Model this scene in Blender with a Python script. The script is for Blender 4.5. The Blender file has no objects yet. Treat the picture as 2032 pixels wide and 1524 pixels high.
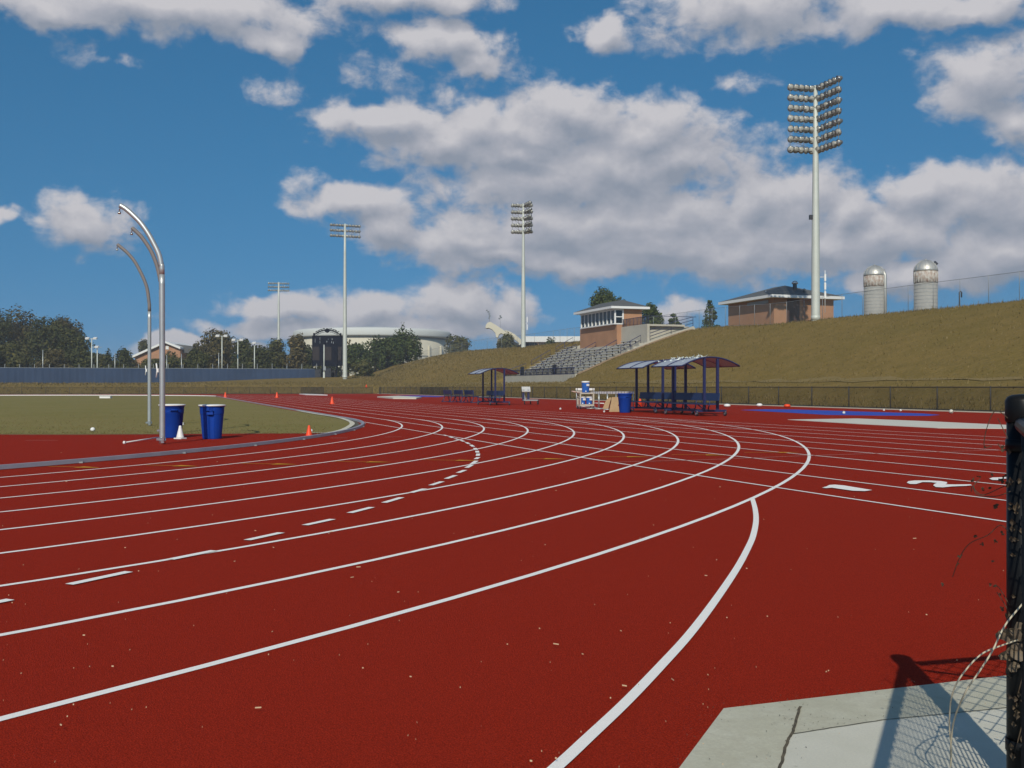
import bpy, math, random
from math import sin, cos, pi, radians, atan2, sqrt
from mathutils import Vector, Matrix
random.seed(7)
SC = bpy.context.scene
COL = SC.collection
F, HZ, CH = 2100.0, 768.0, 1.0663          # focal length in px of the 2032 px photo, horizon row, camera height
TH = -0.3182
U = (sin(TH), cos(TH))                      # direction of the home straight (away from the camera)
V = (cos(TH), -sin(TH))                     # across the straight, away from the camera
ROT = -TH                                   # local x -> V, local y -> U

def QT(q, t): return (q*V[0]+t*U[0], q*V[1]+t*U[1])
def toQT(x, y): return (x*V[0]+y*V[1], x*U[0]+y*U[1])
def G(px, py, z=0.0):
    D = F*(CH-z)/(py-HZ)
    return ((px-1016)/F*D, D)
def AT(px, D): return ((px-1016)/F*D, D)
def ZAT(py, D): return CH+(HZ-py)/F*D
def DQ(px, q): return q/(V[0]*(px-1016)/F+V[1])

# ------------------------------------------------------------------ materials
def mat(name, rgb, rough=.6, metal=0., noise=None, bump=None, spec=None, alpha=None, coord='Object'):
    m = bpy.data.materials.new(name); m.use_nodes = True
    nt = m.node_tree; b = nt.nodes['Principled BSDF']
    b.inputs['Base Color'].default_value = (*rgb, 1); b.inputs['Roughness'].default_value = rough
    b.inputs['Metallic'].default_value = metal
    if spec is not None: b.inputs['Specular IOR Level'].default_value = spec
    if noise or bump:
        tc = nt.nodes.new('ShaderNodeTexCoord')
    if noise:
        last = None
        for (scale, amt, rgb2) in noise:
            n = nt.nodes.new('ShaderNodeTexNoise'); n.inputs['Scale'].default_value = scale; n.inputs['Detail'].default_value = 6
            nt.links.new(tc.outputs[coord], n.inputs['Vector'])
            mr = nt.nodes.new('ShaderNodeMapRange'); mr.inputs[1].default_value = .35; mr.inputs[2].default_value = .65
            mr.inputs[4].default_value = amt
            nt.links.new(n.outputs[0], mr.inputs[0])
            mx = nt.nodes.new('ShaderNodeMix'); mx.data_type = 'RGBA'
            nt.links.new(mr.outputs[0], mx.inputs[0])
            if last: nt.links.new(last, mx.inputs[6])
            else: mx.inputs[6].default_value = (*rgb, 1)
            mx.inputs[7].default_value = (*rgb2, 1)
            last = mx.outputs[2]
        nt.links.new(last, b.inputs['Base Color'])
    if bump:
        n = nt.nodes.new('ShaderNodeTexNoise'); n.inputs['Scale'].default_value = bump[0]; n.inputs['Detail'].default_value = 5
        nt.links.new(tc.outputs[coord], n.inputs['Vector'])
        bp = nt.nodes.new('ShaderNodeBump'); bp.inputs['Strength'].default_value = bump[1]; bp.inputs['Distance'].default_value = bump[2]
        nt.links.new(n.outputs[0], bp.inputs['Height']); nt.links.new(bp.outputs[0], b.inputs['Normal'])
    if alpha is not None: b.inputs['Alpha'].default_value = alpha
    return m

def leafmat(name, a, b2, c):
    m = bpy.data.materials.new(name); m.use_nodes = True
    nt = m.node_tree; b = nt.nodes['Principled BSDF']; b.inputs['Roughness'].default_value = .75
    b.inputs['Specular IOR Level'].default_value = .2
    g = nt.nodes.new('ShaderNodeNewGeometry'); r = nt.nodes.new('ShaderNodeValToRGB')
    nt.links.new(g.outputs['Random Per Island'], r.inputs[0]); nt.links.new(r.outputs[0], b.inputs['Base Color'])
    e = r.color_ramp.elements; e[0].color = (*a, 1); e[1].color = (*c, 1)
    k = e.new(.55); k.color = (*b2, 1)
    return m

def brickmat(name, c1, c2, mortar, sc):
    m = mat(name, c1, .85); nt = m.node_tree; b = nt.nodes['Principled BSDF']
    tc = nt.nodes.new('ShaderNodeTexCoord'); sp = nt.nodes.new('ShaderNodeSeparateXYZ'); cb = nt.nodes.new('ShaderNodeCombineXYZ')
    ad = nt.nodes.new('ShaderNodeMath'); ad.operation = 'ADD'
    nt.links.new(tc.outputs['Object'], sp.inputs[0]); nt.links.new(sp.outputs[0], ad.inputs[0]); nt.links.new(sp.outputs[1], ad.inputs[1])
    nt.links.new(ad.outputs[0], cb.inputs[0]); nt.links.new(sp.outputs[2], cb.inputs[1])
    t = nt.nodes.new('ShaderNodeTexBrick'); t.inputs['Scale'].default_value = sc
    t.inputs['Color1'].default_value = (*c1, 1); t.inputs['Color2'].default_value = (*c2, 1); t.inputs['Mortar'].default_value = (*mortar, 1)
    t.inputs['Mortar Size'].default_value = .03; t.inputs['Brick Width'].default_value = .22; t.inputs['Row Height'].default_value = .075
    nt.links.new(cb.outputs[0], t.inputs[0])
    n = nt.nodes.new('ShaderNodeTexNoise'); n.inputs['Scale'].default_value = .7; nt.links.new(tc.outputs['Object'], n.inputs[0])
    mx = nt.nodes.new('ShaderNodeMix'); mx.data_type = 'RGBA'; mx.blend_type = 'MULTIPLY'; mx.inputs[0].default_value = .35
    nt.links.new(t.outputs[0], mx.inputs[6]); nt.links.new(n.outputs[0], mx.inputs[7]); nt.links.new(mx.outputs[2], b.inputs['Base Color'])
    return m

def meshmat(name, rgb, cover):
    m = bpy.data.materials.new(name); m.use_nodes = True
    nt = m.node_tree; b = nt.nodes['Principled BSDF']
    b.inputs['Base Color'].default_value = (*rgb, 1); b.inputs['Roughness'].default_value = .7; b.inputs['Specular IOR Level'].default_value = .1
    tc = nt.nodes.new('ShaderNodeTexCoord'); n = nt.nodes.new('ShaderNodeTexNoise'); n.inputs['Scale'].default_value = .9
    nt.links.new(tc.outputs['Object'], n.inputs[0])
    mr = nt.nodes.new('ShaderNodeMapRange'); mr.inputs[1].default_value = .3; mr.inputs[2].default_value = .7
    mr.inputs[3].default_value = cover*.8; mr.inputs[4].default_value = min(1, cover*1.2)
    nt.links.new(n.outputs[0], mr.inputs[0]); nt.links.new(mr.outputs[0], b.inputs['Alpha'])
    return m

M = {}
M['track'] = mat('track_rubber', (.315, .021, .0075), .9, noise=[(.10, .7, (.255, .017, .006)), (.45, .4, (.34, .026, .010)), (1.7, .35, (.27, .017, .007)), (7, .35, (.37, .029, .011)), (60, .6, (.24, .014, .006)), (170, .85, (.47, .037, .014)), (210, .75, (.13, .008, .004))], bump=(180, .8, .008), spec=.04)
M['line'] = mat('line_paint', (.92, .91, .87), .85, noise=[(60, .3, (.80, .78, .75)), (.8, .2, (.80, .78, .74)), (260, .35, (.62, .50, .46))], bump=(200, .4, .003), spec=.2)
M['worn'] = mat('worn_line_paint', (.52, .30, .27), .9, noise=[(30, .5, (.35, .12, .09))], spec=.2)
M['yellow'] = mat('yellow_paint', (.62, .30, .02), .85, noise=[(20, .4, (.45, .18, .02))], spec=.2)
M['bluesurf'] = mat('blue_track_surface', (.012, .055, .42), .8, noise=[(2, .4, (.012, .05, .34))])
M['grass'] = mat('dry_hill_grass', (.255, .166, .047), .95, noise=[(.045, .8, (.185, .145, .042)), (.22, .6, (.285, .188, .066)), (.9, .6, (.135, .102, .028)), (5, .7, (.25, .172, .062)), (30, .6, (.085, .068, .02))], bump=(3, .8, .13), spec=.05)
M['infield'] = mat('infield_grass', (.222, .188, .066), .95, noise=[(.05, .8, (.18, .185, .06)), (.9, .5, (.26, .20, .078)), (.25, .5, (.28, .225, .10)), (3, .4, (.20, .17, .06)), (40, .5, (.16, .14, .045))], bump=(30, .7, .02), spec=.05)
M['conc'] = mat('slab_concrete', (.50, .485, .37), .9, noise=[(1.2, .7, (.42, .41, .31)), (7, .45, (.59, .58, .48)), (90, .4, (.38, .37, .29)), (25, .3, (.36, .33, .25))], bump=(150, .3, .003))
M['wallconc'] = mat('stand_concrete', (.48, .455, .38), .9, noise=[(.5, .7, (.38, .36, .30)), (3, .4, (.54, .51, .43)), (18, .3, (.33, .31, .26))])
M['cream'] = mat('cream_concrete', (.60, .56, .44), .9, noise=[(.3, .4, (.52, .50, .41))])
M['alu'] = mat('bench_aluminium', (.62, .61, .57), .55, .1, noise=[(5, .4, (.42, .43, .45))])
M['galv'] = mat('galvanised_steel', (.50, .53, .53), .42, .6, noise=[(4, .5, (.38, .42, .42)), (.7, .4, (.60, .62, .60))])
M['dull'] = mat('weathered_dull_steel', (.20, .19, .19), .75, .2, noise=[(5, .5, (.26, .21, .18))])
M['pole'] = mat('pale_pole_steel', (.55, .58, .53), .6, .2, noise=[(1.2, .5, (.45, .48, .43)), (9, .3, (.62, .64, .60))])
M['kerb'] = mat('kerb_aluminium', (.45, .44, .47), .5, .5, noise=[(3, .5, (.33, .32, .36))])
M['blackpost'] = mat('black_vinyl', (.006, .007, .008), .4, noise=[(30, .5, (.012, .012, .012))], spec=.15)
M['darkpost'] = mat('black_fence_paint', (.03, .028, .026), .6)
M['mesh'] = meshmat('chain_link_black', (.03, .028, .022), .36)
M['meshdense'] = meshmat('chain_link_doubled', (.03, .028, .022), .58)
M['meshgrey'] = meshmat('chain_link_grey', (.25, .27, .28), .11)
M['meshstand'] = meshmat('railing_mesh', (.03, .035, .05), .6)
M['wind'] = mat('blue_windscreen', (.046, .075, .140), .9, noise=[(.15, .6, (.028, .045, .085)), (1.2, .4, (.048, .070, .12))], spec=.1)
M['bin'] = mat('blue_plastic', (.004, .048, .33), .6, noise=[(3, .4, (.004, .030, .20))], spec=.2)
M['white'] = mat('white_plastic', (.78, .78, .76), .5, noise=[(6, .3, (.66, .66, .64))])
M['whitetrim'] = mat('white_trim', (.72, .73, .72), .6)
M['orange'] = mat('orange_plastic', (.85, .075, .012), .5, noise=[(12, .3, (.7, .06, .012))])
M['navy'] = mat('navy_frame_paint', (.016, .022, .085), .45, noise=[(8, .3, (.022, .028, .10))])
M['benchblue'] = mat('blue_bench_panel', (.014, .034, .105), .5, noise=[(5, .3, (.012, .028, .085))])
M['roofpan'] = mat('smoked_roof_panel', (.50, .54, .60), .35, noise=[(1.2, .4, (.44, .48, .54))], alpha=.72)
M['brick'] = brickmat('orange_brick', (.52, .18, .075), (.45, .15, .065), (.45, .26, .15), 1)
M['shingle'] = mat('grey_shingles', (.085, .092, .095), .9, noise=[(1.5, .5, (.065, .07, .075)), (25, .5, (.12, .12, .12))])
M['glass'] = mat('dark_glass', (.012, .016, .02), .08, spec=.6)
M['panel'] = mat('grey_blue_louvre', (.09, .12, .14), .5)
M['recess'] = mat('dark_recess_shade', (.06, .03, .025), .8)
M['dark'] = mat('dark_metal', (.02, .022, .03), .5)
M['grey'] = mat('grey_metal', (.30, .32, .33), .5, .3, noise=[(8, .4, (.22, .24, .26))])
M['silo'] = mat('silo_staves', (.34, .33, .30), .9, noise=[(.6, .5, (.25, .25, .23)), (2.5, .5, (.42, .41, .38)), (8, .3, (.20, .19, .17))])
M['dome'] = mat('silo_dome_metal', (.55, .54, .50), .5, .6, noise=[(1, .4, (.42, .41, .38))])
M['rust'] = mat('rusty_silo_band', (.55, .53, .48), .85, noise=[(1.2, .9, (.24, .10, .035)), (4, .5, (.62, .60, .56))])
M['score'] = mat('scoreboard_navy', (.005, .007, .016), .8, noise=[(2, .4, (.008, .011, .024))], spec=.1)
M['scorepan'] = mat('scoreboard_face', (.042, .036, .038), .8, noise=[(1.5, .5, (.030, .027, .030))], spec=.1)
M['bark'] = mat('bark', (.07, .055, .042), .95, noise=[(6, .5, (.11, .09, .07))])
M['tan'] = mat('tan_canvas', (.46, .33, .19), .95, noise=[(5, .5, (.36, .25, .13))], bump=(9, .4, .02))
M['cooler'] = mat('cooler_blue', (.02, .12, .46), .4)
M['beige'] = mat('beige_cart_plastic', (.50, .46, .38), .6)
M['rope'] = mat('pale_rope', (.52, .46, .34), .8)
M['leafdark'] = mat('dry_leaf', (.045, .032, .020), .8, noise=[(40, .6, (.12, .08, .04))])
M['straw'] = mat('straw', (.48, .33, .20), .8)
M['sand'] = mat('pale_pit_cover', (.60, .58, .50), .85, noise=[(1.5, .4, (.52, .50, .43))])
M['lamp'] = mat('lamp_aluminium', (.62, .62, .60), .25, .9)
M['lampdark'] = mat('lamp_housing', (.17, .17, .16), .5, .4)
M['lens'] = mat('lamp_lens', (.42, .42, .38), .25)
M['joint'] = mat('joint_dirt', (.06, .05, .035), .95, noise=[(30, .6, (.16, .13, .08))])
M['soil'] = mat('dry_soil', (.30, .20, .11), .95, noise=[(2, .5, (.22, .15, .08))])
L_ = leafmat
M['lf_dark'] = L_('foliage_dark', (.026, .034, .010), (.046, .054, .014), (.085, .082, .022)) if True else L_('foliage_dark', (0.016, 0.024, 0.009), (0.029, 0.040, 0.013), (0.054, 0.061, 0.020))
M['lf_mid'] = L_('foliage_mid', (.034, .040, .012), (.065, .068, .018), (.12, .105, .03))
M['lf_olive'] = L_('foliage_olive', (0.036, 0.034, 0.012), (0.076, 0.064, 0.021), (0.128, 0.100, 0.036))
M['lf_autumn'] = L_('foliage_autumn', (.045, .040, .016), (.105, .085, .030), (.17, .125, .05))
M['lf_pine'] = L_('foliage_pine', (.022, .036, .010), (.046, .066, .016), (.085, .105, .026))
M['blade'] = L_('grass_blades', (.09, .072, .022), (.155, .115, .042), (.215, .16, .07))

# ------------------------------------------------------------------ mesh builder
class MB:
    def __init__(s): s.v = []; s.f = []; s.sm = []
    def add(s, vs, fs, smooth=False):
        b = len(s.v); s.v += [tuple(p) for p in vs]; s.f += [tuple(b+i for i in f) for f in fs]; s.sm += [smooth]*len(fs); return s
    def box(s, c, d, rz=0, rx=0, ry=0):
        R = Matrix.Rotation(rz, 3, 'Z') @ Matrix.Rotation(ry, 3, 'Y') @ Matrix.Rotation(rx, 3, 'X')
        vs = [Vector(c)+R @ Vector((x*d[0]/2, y*d[1]/2, z*d[2]/2)) for x in (-1, 1) for y in (-1, 1) for z in (-1, 1)]
        return s.add(vs, [(0, 1, 3, 2), (4, 6, 7, 5), (0, 4, 5, 1), (2, 3, 7, 6), (0, 2, 6, 4), (1, 5, 7, 3)])
    def tube(s, pts, r, seg=8, cap=True, sm=True):
        pts = [Vector(p) for p in pts]; n = len(pts)
        rs = r if isinstance(r, (list, tuple)) else [r]*n
        vs = []; prev = None
        for i, p in enumerate(pts):
            d = (pts[min(i+1, n-1)]-pts[max(i-1, 0)]).normalized()
            if prev is None:
                a = Vector((0, 0, 1)) if abs(d.z) < .9 else Vector((1, 0, 0))
                x = d.cross(a).normalized()
            else:
                x = (prev-d*prev.dot(d)).normalized()
            prev = x; y = d.cross(x)
            for k in range(seg):
                an = 2*pi*k/seg; vs.append(p+(x*cos(an)+y*sin(an))*rs[i])
        fs = [(i*seg+k, i*seg+(k+1) % seg, (i+1)*seg+(k+1) % seg, (i+1)*seg+k) for i in range(n-1) for k in range(seg)]
        s.add(vs, fs, sm)
        if cap:
            b = len(s.v)-len(vs)
            s.f += [tuple(b+k for k in range(seg))[::-1], tuple(b+(n-1)*seg+k for k in range(seg))]; s.sm += [False]*2
        return s
    def lathe(s, prof, c=(0, 0, 0), seg=20, cap=True, sm=True, Mx=None):
        n = len(prof)
        vs = [Vector((r*cos(2*pi*k/seg), r*sin(2*pi*k/seg), z)) for r, z in prof for k in range(seg)]
        if Mx is not None: vs = [Mx @ v for v in vs]
        vs = [v+Vector(c) for v in vs]
        fs = [(i*seg+k, i*seg+(k+1) % seg, (i+1)*seg+(k+1) % seg, (i+1)*seg+k) for i in range(n-1) for k in range(seg)]
        s.add(vs, fs, sm)
        if cap:
            b = len(s.v)-len(vs)
            s.f += [tuple(b+k for k in range(seg))[::-1], tuple(b+(n-1)*seg+k for k in range(seg))]; s.sm += [False]*2
        return s
    def prism(s, poly, z0, z1):
        n = len(poly)
        s.add([(x, y, z0) for x, y in poly]+[(x, y, z1) for x, y in poly],
              [tuple(range(n))[::-1], tuple(range(n, 2*n))]+[(i, (i+1) % n, n+(i+1) % n, n+i) for i in range(n)])
        return s
    def flat(s, poly, z):
        s.add([(x, y, z) for x, y in poly], [tuple(range(len(poly)))]); return s
    def ribbon(s, pts, w, z, w2=None):
        n = len(pts); vs = []
        for i, p in enumerate(pts):
            a = pts[max(i-1, 0)]; b = pts[min(i+1, n-1)]; dx, dy = b[0]-a[0], b[1]-a[1]; l = math.hypot(dx, dy) or 1
            ww = w if w2 is None else w+(w2-w)*i/(n-1)
            ox, oy = -dy/l*ww/2, dx/l*ww/2
            vs += [(p[0]-ox, p[1]-oy, z), (p[0]+ox, p[1]+oy, z)]
        s.add(vs, [(2*i, 2*i+2, 2*i+3, 2*i+1) for i in range(n-1)]); return s
    def build(s, name, m, parent=None, loc=None, rz=None, kind=None, label=None):
        me = bpy.data.meshes.new(name); me.from_pydata(s.v, [], s.f); me.update()
        me.polygons.foreach_set('use_smooth', s.sm)
        me.materials.append(m if not isinstance(m, str) else M[m])
        o = bpy.data.objects.new(name, me); COL.objects.link(o)
        if parent: o.parent = parent
        if loc: o.location = loc
        if rz: o.rotation_euler = (0, 0, rz)
        if kind: o['kind'] = kind
        if label: o['label'] = label
        return o

def thing(name, label, cat, loc=(0, 0, 0), rz=0, group=None):
    o = bpy.data.objects.new(name, None); COL.objects.link(o); o.empty_display_size = .2
    o.location = loc; o.rotation_euler = (0, 0, rz); o['label'] = label; o['category'] = cat
    if group: o['group'] = group
    return o
def tag(o, label, cat, group=None):
    o['label'] = label; o['category'] = cat
    if group: o['group'] = group
    return o
def kids(o): return [c for c in COL.objects if c.parent == o]
def dup(root, loc, rz, label, group=None):
    r = root.copy(); COL.objects.link(r); r.location = loc; r.rotation_euler = (0, 0, rz); r['label'] = label
    if group: r['group'] = group
    for ch in kids(root):
        c = ch.copy(); COL.objects.link(c); c.parent = r
        for g in kids(ch):
            d = g.copy(); COL.objects.link(d); d.parent = c
    return r

# ------------------------------------------------------------------ terrain
def lerp_tab(tab, x):
    if x <= tab[0][0]: return tab[0][1]
    for (a, b), (c, d) in zip(tab, tab[1:]):
        if x <= c: return b+(d-b)*(x-a)/(c-a)
    return tab[-1][1]
QC = 57.0
SKY = [(2032, 585), (1861, 604), (1669, 622), (1611, 628.4), (1514, 638.7), (1396, 644.6), (1358, 648.6), (1151, 673), (1096, 678), (1035, 686), (1000, 689), (918, 700), (845, 710), (771, 724.5), (721, 746)]
CREST = []
for px, py in SKY:
    D = DQ(px, QC); CREST.append((toQT(*AT(px, D))[1], ZAT(py, D)-.08))
TF = 166.5                                   # the far end fence
FQ = 32.54                                   # the fence beside the straight
BENCHP = [(0, 0), (1, .08), (4.2, 1.15), (6, 1.46), (7.5, 1.5), (14, 1.62), (40, 1.75)]
def sm(x): x = max(0, min(1, x)); return x*x*(3-2*x)
def vnoise(x, y):
    return (sin(x*.37+1.3)*cos(y*.29+.7)+.5*sin(x*.91+y*.53)+.35*cos(x*1.9-y*1.3+2))*.5
def terrain(x, y):
    q, t = toQT(x, y)
    a = q-FQ-.2; b = t-TF-.5
    if a <= 0 and b <= 0: return 0.
    m = max(a, b, sqrt(max(a, 0)**2+max(b, 0)**2))
    z = lerp_tab(BENCHP, m)
    zc = lerp_tab(CREST, t)
    s = (q-40.2)/(QC-40.2)
    if s > 0:
        k = s if s < .86 else .86+.14*(1-math.exp(-(s-.86)/.14))
        k = min(k, 1) if s < 2 else 1
        sh = k+ .04*sin(min(s, 1)*pi)
        z = z+(zc-z)*min(sh, 1)
    z += 1.25*math.exp(-(((x+32)/24)**2+((y-205)/24)**2))*sm((m-8)/12)
    z += .05*vnoise(x, y)*sm(m/4)
    if s > 1.1: z -= 0.0
    return z

SQ = 42.0
STA = toQT(*AT(1139, DQ(1139, SQ)))[1]; STB = toQT(*AT(1003, DQ(1003, SQ)))[1]
_t0 = terrain
def terrain(x, y):
    z = _t0(x, y); q, t = toQT(x, y)
    if SQ+.05 < q < SQ+13.5 and STA-.25 < t < STB+.25: z = min(z, max(.5, z-1.6))
    if q <= SQ+.05 and q > 39 and STA-.3 < t < STB+.3: z = min(z, 1.58+.1*vnoise(x, y)*.3)
    return z
qs = [-900, -500, -300, -200, -150, -110, -80, -60, -40, -25, -10, 5, 20, 30]+[32.3+.7*i for i in range(40)]+[60.5+1.5*i for i in range(12)]+[80, 90, 105, 130, 170, 240, 350, 600, 1200, 2400]
ts = [-300, -100, -60]+[-40+2.5*i for i in range(80)]+[160.5+1.2*i for i in range(20)]+[185+3*i for i in range(40)]+[310, 325, 350, 380, 430, 520, 700, 1000, 1600, 3000]
qs = sorted(qs+[SQ+.02, SQ+.1, SQ+13.45, SQ+13.55]); ts = sorted(ts+[STA-.3, STA-.2, STB+.2, STB+.3])
mb = MB(); vs = []
for t in ts:
    for q in qs:
        x, y = QT(q, t); vs.append((x, y, terrain(x, y)))
nq = len(qs)
print('grid', nq, len(ts))
mb.add(vs, [(j*nq+i, j*nq+i+1, (j+1)*nq+i+1, (j+1)*nq+i) for j in range(len(ts)-1) for i in range(nq-1)], True)
mb.build('ground', 'grass', kind='structure')

# grass tufts over the bank (uncountable)
mb = MB()
def blade(mb, x, y, h, w):
    z = terrain(x, y); a = random.uniform(0, pi); dx, dy = cos(a)*w, sin(a)*w; lx, ly = random.uniform(-.5, .5)*h, random.uniform(-.5, .5)*h
    mb.add([(x-dx, y-dy, z-.02), (x+dx, y+dy, z-.02), (x+lx, y+ly, z+h)], [(0, 1, 2)])
for i in range(30000):
    t = random.uniform(15, 230); q = random.uniform(33, 60)
    if q > 41.8 and STA-.4 < t < STB+.4 and q < 56: continue
    x, y = QT(q, t); s = 1+max(0, t-60)/110
    blade(mb, x, y, random.uniform(.05, .16)*s, random.uniform(.02, .05)*s)
for i in range(6000):
    t = random.uniform(20, 165); x, y = QT(FQ+random.uniform(.15, 2.5), t); blade(mb, x, y, random.uniform(.06, .28), .03)
for i in range(9000):
    q = random.uniform(-75, 34); x, y = QT(q, TF+random.uniform(.6, 16)); blade(mb, x, y, random.uniform(.08, .3), .09)
for i in range(5000):
    x, y = QT(random.uniform(54.5, 58.5), random.uniform(15, 300)); s_ = random.random(); blade(mb, x, y, .10+.28*s_**3, .03)
mb.build('grass_tufts', 'blade', kind='stuff')

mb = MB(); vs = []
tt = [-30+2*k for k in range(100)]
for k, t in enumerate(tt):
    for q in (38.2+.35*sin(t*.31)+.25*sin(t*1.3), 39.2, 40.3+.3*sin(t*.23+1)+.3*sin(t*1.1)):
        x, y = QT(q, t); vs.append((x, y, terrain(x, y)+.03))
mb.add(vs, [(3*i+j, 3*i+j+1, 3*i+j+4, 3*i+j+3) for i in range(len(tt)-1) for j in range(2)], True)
mb.build('pale_grass_strip', mat('pale_dry_grass', (.255, .185, .08), .95, noise=[(.4, .6, (.20, .15, .06)), (6, .6, (.16, .12, .045))], spec=.05), kind='structure')  # strip of paler dry grass along the bench of the bank

# ------------------------------------------------------------------ track
CORR = [.0755, .0238, .1415, -.1297, -.0812, -.0041, -.024, .0648]
TD, TS, TR, LW = 5.782, 34.6428, 28.8179, 1.07
def warp(p):
    X, D = p
    if D < .35: D0 = .35
    else: D0 = D
    x = max(-1.25, min(1.25, X/D0*F/1016)); yc = min(1.3, F*CH/D0/756)
    k = 1.
    for _ in range(12):
        y = min(1.15, yc/k)
        k = 1+CORR[0]*x+CORR[1]*x*x+CORR[2]*y+CORR[3]*x*y+CORR[4]*y*y+CORR[5]*x**3+CORR[6]*x*x*y+CORR[7]*x*y*y
    return (X*k, D*k)
def lanept(i, t):                           # i-th line of the straight (0 = inner kerb)
    q = TD+i*LW
    return warp((q*V[0]+t*U[0], q*V[1]+t*U[1]))
CX, CY = (TD-TR)*V[0]+TS*U[0], (TD-TR)*V[1]+TS*U[1]
def arcpt(r, ph):                           # ph = 0 at the tangent point, growing towards the camera
    return warp((CX+r*(V[0]*cos(ph)-U[0]*sin(ph)), CY+r*(V[1]*cos(ph)-U[1]*sin(ph))))
TEND = 126.0
FARR = 24.0
def farpt(r, ph):                           # far turn, flattened
    q = (TD-TR)+r*cos(ph); t = TEND+(r-TR+FARR)*sin(ph)
    return warp(QT(q, t))
mb = MB(); mb.flat([QT(-110, -40), QT(FQ-.35, -40), QT(FQ-.35, TF-.3), QT(-110, TF-.3)], .006)
mb.build('running_track', 'track', kind='structure')
# concrete strip under the side fence
mb = MB()
mb.box((0, 0, .02), (.3, 206, .05)); o = mb.build('concrete_strip', 'cream', loc=(*QT(FQ-.19, 63), 0), rz=ROT, kind='structure')

Zl = .0085
mb = MB()
for i in range(1, 10):
    r = TR+i*LW
    mb.ribbon([arcpt(r, pi*.98*k/160) for k in range(161)], .047 if i < 9 else .047, Zl)
mb.build('curve_lane_lines', 'line', kind='structure')
mb = MB()
for i in range(0, 10):
    t0 = TS-3 if i == 0 else None
    pts = [lanept(i, t) for t in ([-12+2*k for k in range(0, 24)] if i == 0 else [-12+2*k for k in range(0, 70)])]
    mb.ribbon(pts, .043, Zl+.002)
for i in range(1, 10):
    mb.ribbon([farpt(TR+i*LW, pi*k/60) for k in range(61)], .05, Zl)
mb.build('straight_lane_lines', 'line', kind='structure')
mb = MB()
edge = [(1492.5, 990), (1498.4, 1012), (1500.2, 1036), (1494.8, 1065), (1484.5, 1090), (1462.7, 1130.7), (1421.4, 1192.6), (1369.8, 1261.4), (1311.4, 1326.7), (1242.6, 1398.9), (1166.9, 1471), (1117, 1518), (1030, 1595), (900, 1700)]
pts = [G(*p) for p in edge]
def smooth(pts, n=4):
    out = []
    for i in range(len(pts)-1):
        p0 = pts[max(i-1, 0)]; p1 = pts[i]; p2 = pts[i+1]; p3 = pts[min(i+2, len(pts)-1)]
        for k in range(n):
            s = k/n
            out.append(tuple(.5*((2*p1[j])+(-p0[j]+p2[j])*s+(2*p0[j]-5*p1[j]+4*p2[j]-p3[j])*s*s+(-p0[j]+3*p1[j]-3*p2[j]+p3[j])*s**3) for j in range(len(p1))))
    out.append(pts[-1]); return out
mb.ribbon(smooth(pts, 8), .043, Zl+.003)
mb.build('start_curve_line', 'line', kind='structure')
dashes = [((-75, 1214), (20.7, 1194)), ((137, 1163.8), (256, 1138.2)), ((338, 1113.6), (425, 1096)), ((490, 1075), (558, 1060)), ((605, 1045), (660, 1033)), ((693.5, 1020.5), (738, 1009)), ((762, 1000), (797, 989.4)),
          ((815, 980), (843, 972)), ((855, 965), (877.6, 957.5)), ((885.4, 952), (904, 945)), ((909, 940), (923, 934.5)), ((925.8, 930), (936.6, 924)), ((936, 922.5), (945.5, 916)), ((943.8, 912.6), (949.5, 908.9)),
          ((948, 906), (949, 901.6)), ((947.6, 899.6), (946.5, 896)), ((945, 893.8), (942, 890.4)), ((939.5, 887.6), (934, 883.8)), ((931, 882), (925, 879)), ((921, 877.3), (914, 874.6)), ((910, 873.5), (903, 871.4)), ((899, 869.9), (892, 867.6)), ((887, 866), (880, 864))]
mb = MB()
for a, b in dashes: mb.ribbon([G(*a), G(*b)], .062, Zl+.004)
mb.build('dashed_break_line', 'line', kind='structure')
mb = MB()
def rp(pts, w): mb.ribbon([G(*p) for p in pts], w, Zl+.005)
rp([(1216, 919), (1400, 914), (1597, 906), (1800, 899.4), (2000, 894.3), (2200, 889)], .03)
rp([(1049, 863), (1197, 859), (1330, 856), (1500, 853)], .03)
rp([(656, 870.3), (689, 870.4)], .05); rp([(764, 868.5), (797, 868)], .04); rp([(50, 875), (115, 875)], .04); rp([(1655, 849.5), (1675, 849.8)], .06)
mb.build('thin_cross_lines', 'worn', kind='structure')
mb = MB()
for a, b in [((96.5, 927.2), (199, 930)), ((289, 924.6), (393.7, 927.2)), ((478.7, 921.6), (590, 923.4)), ((661.8, 917.5), (776, 919)), ((840, 914), (952, 916)), ((1012, 911), (1126, 912.8)), ((1171, 908), (1289, 908.2)), ((1332.7, 903.7), (1445, 904.8)), ((1476.8, 899.4), (1587, 899.4))]:
    A = Vector(G(*a)); B = Vector(G(*b)); d = (B-A).normalized(); n = Vector((-d.y, d.x))
    C = B-d*.34
    mb.ribbon([tuple(A), tuple(C)], .030, Zl+.0058)
    mb.add([(*(C+n*.10), Zl+.0058), (*(C-n*.10), Zl+.0058), (*B, Zl+.0058)], [(0, 1, 2)])
mb.build('stagger_arrows', 'yellow', kind='structure')
def r5(l): return [G(1700+x*.16339, 800+y*.16339) for x, y in l]
def glyph(poly, name):
    m2 = MB(); m2.flat(poly, Zl+.0066); m2.build(name, 'line', kind='structure')
glyph([G(*p) for p in [(1631, 970.5), (1640, 968), (1646, 965), (1657, 964.3), (1675, 966), (1702, 970.5), (1731, 975.3), (1716, 977.3), (1692, 976.5), (1664, 972.5), (1650, 970.4), (1640, 971.4)]], 'lane_number_one')
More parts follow.
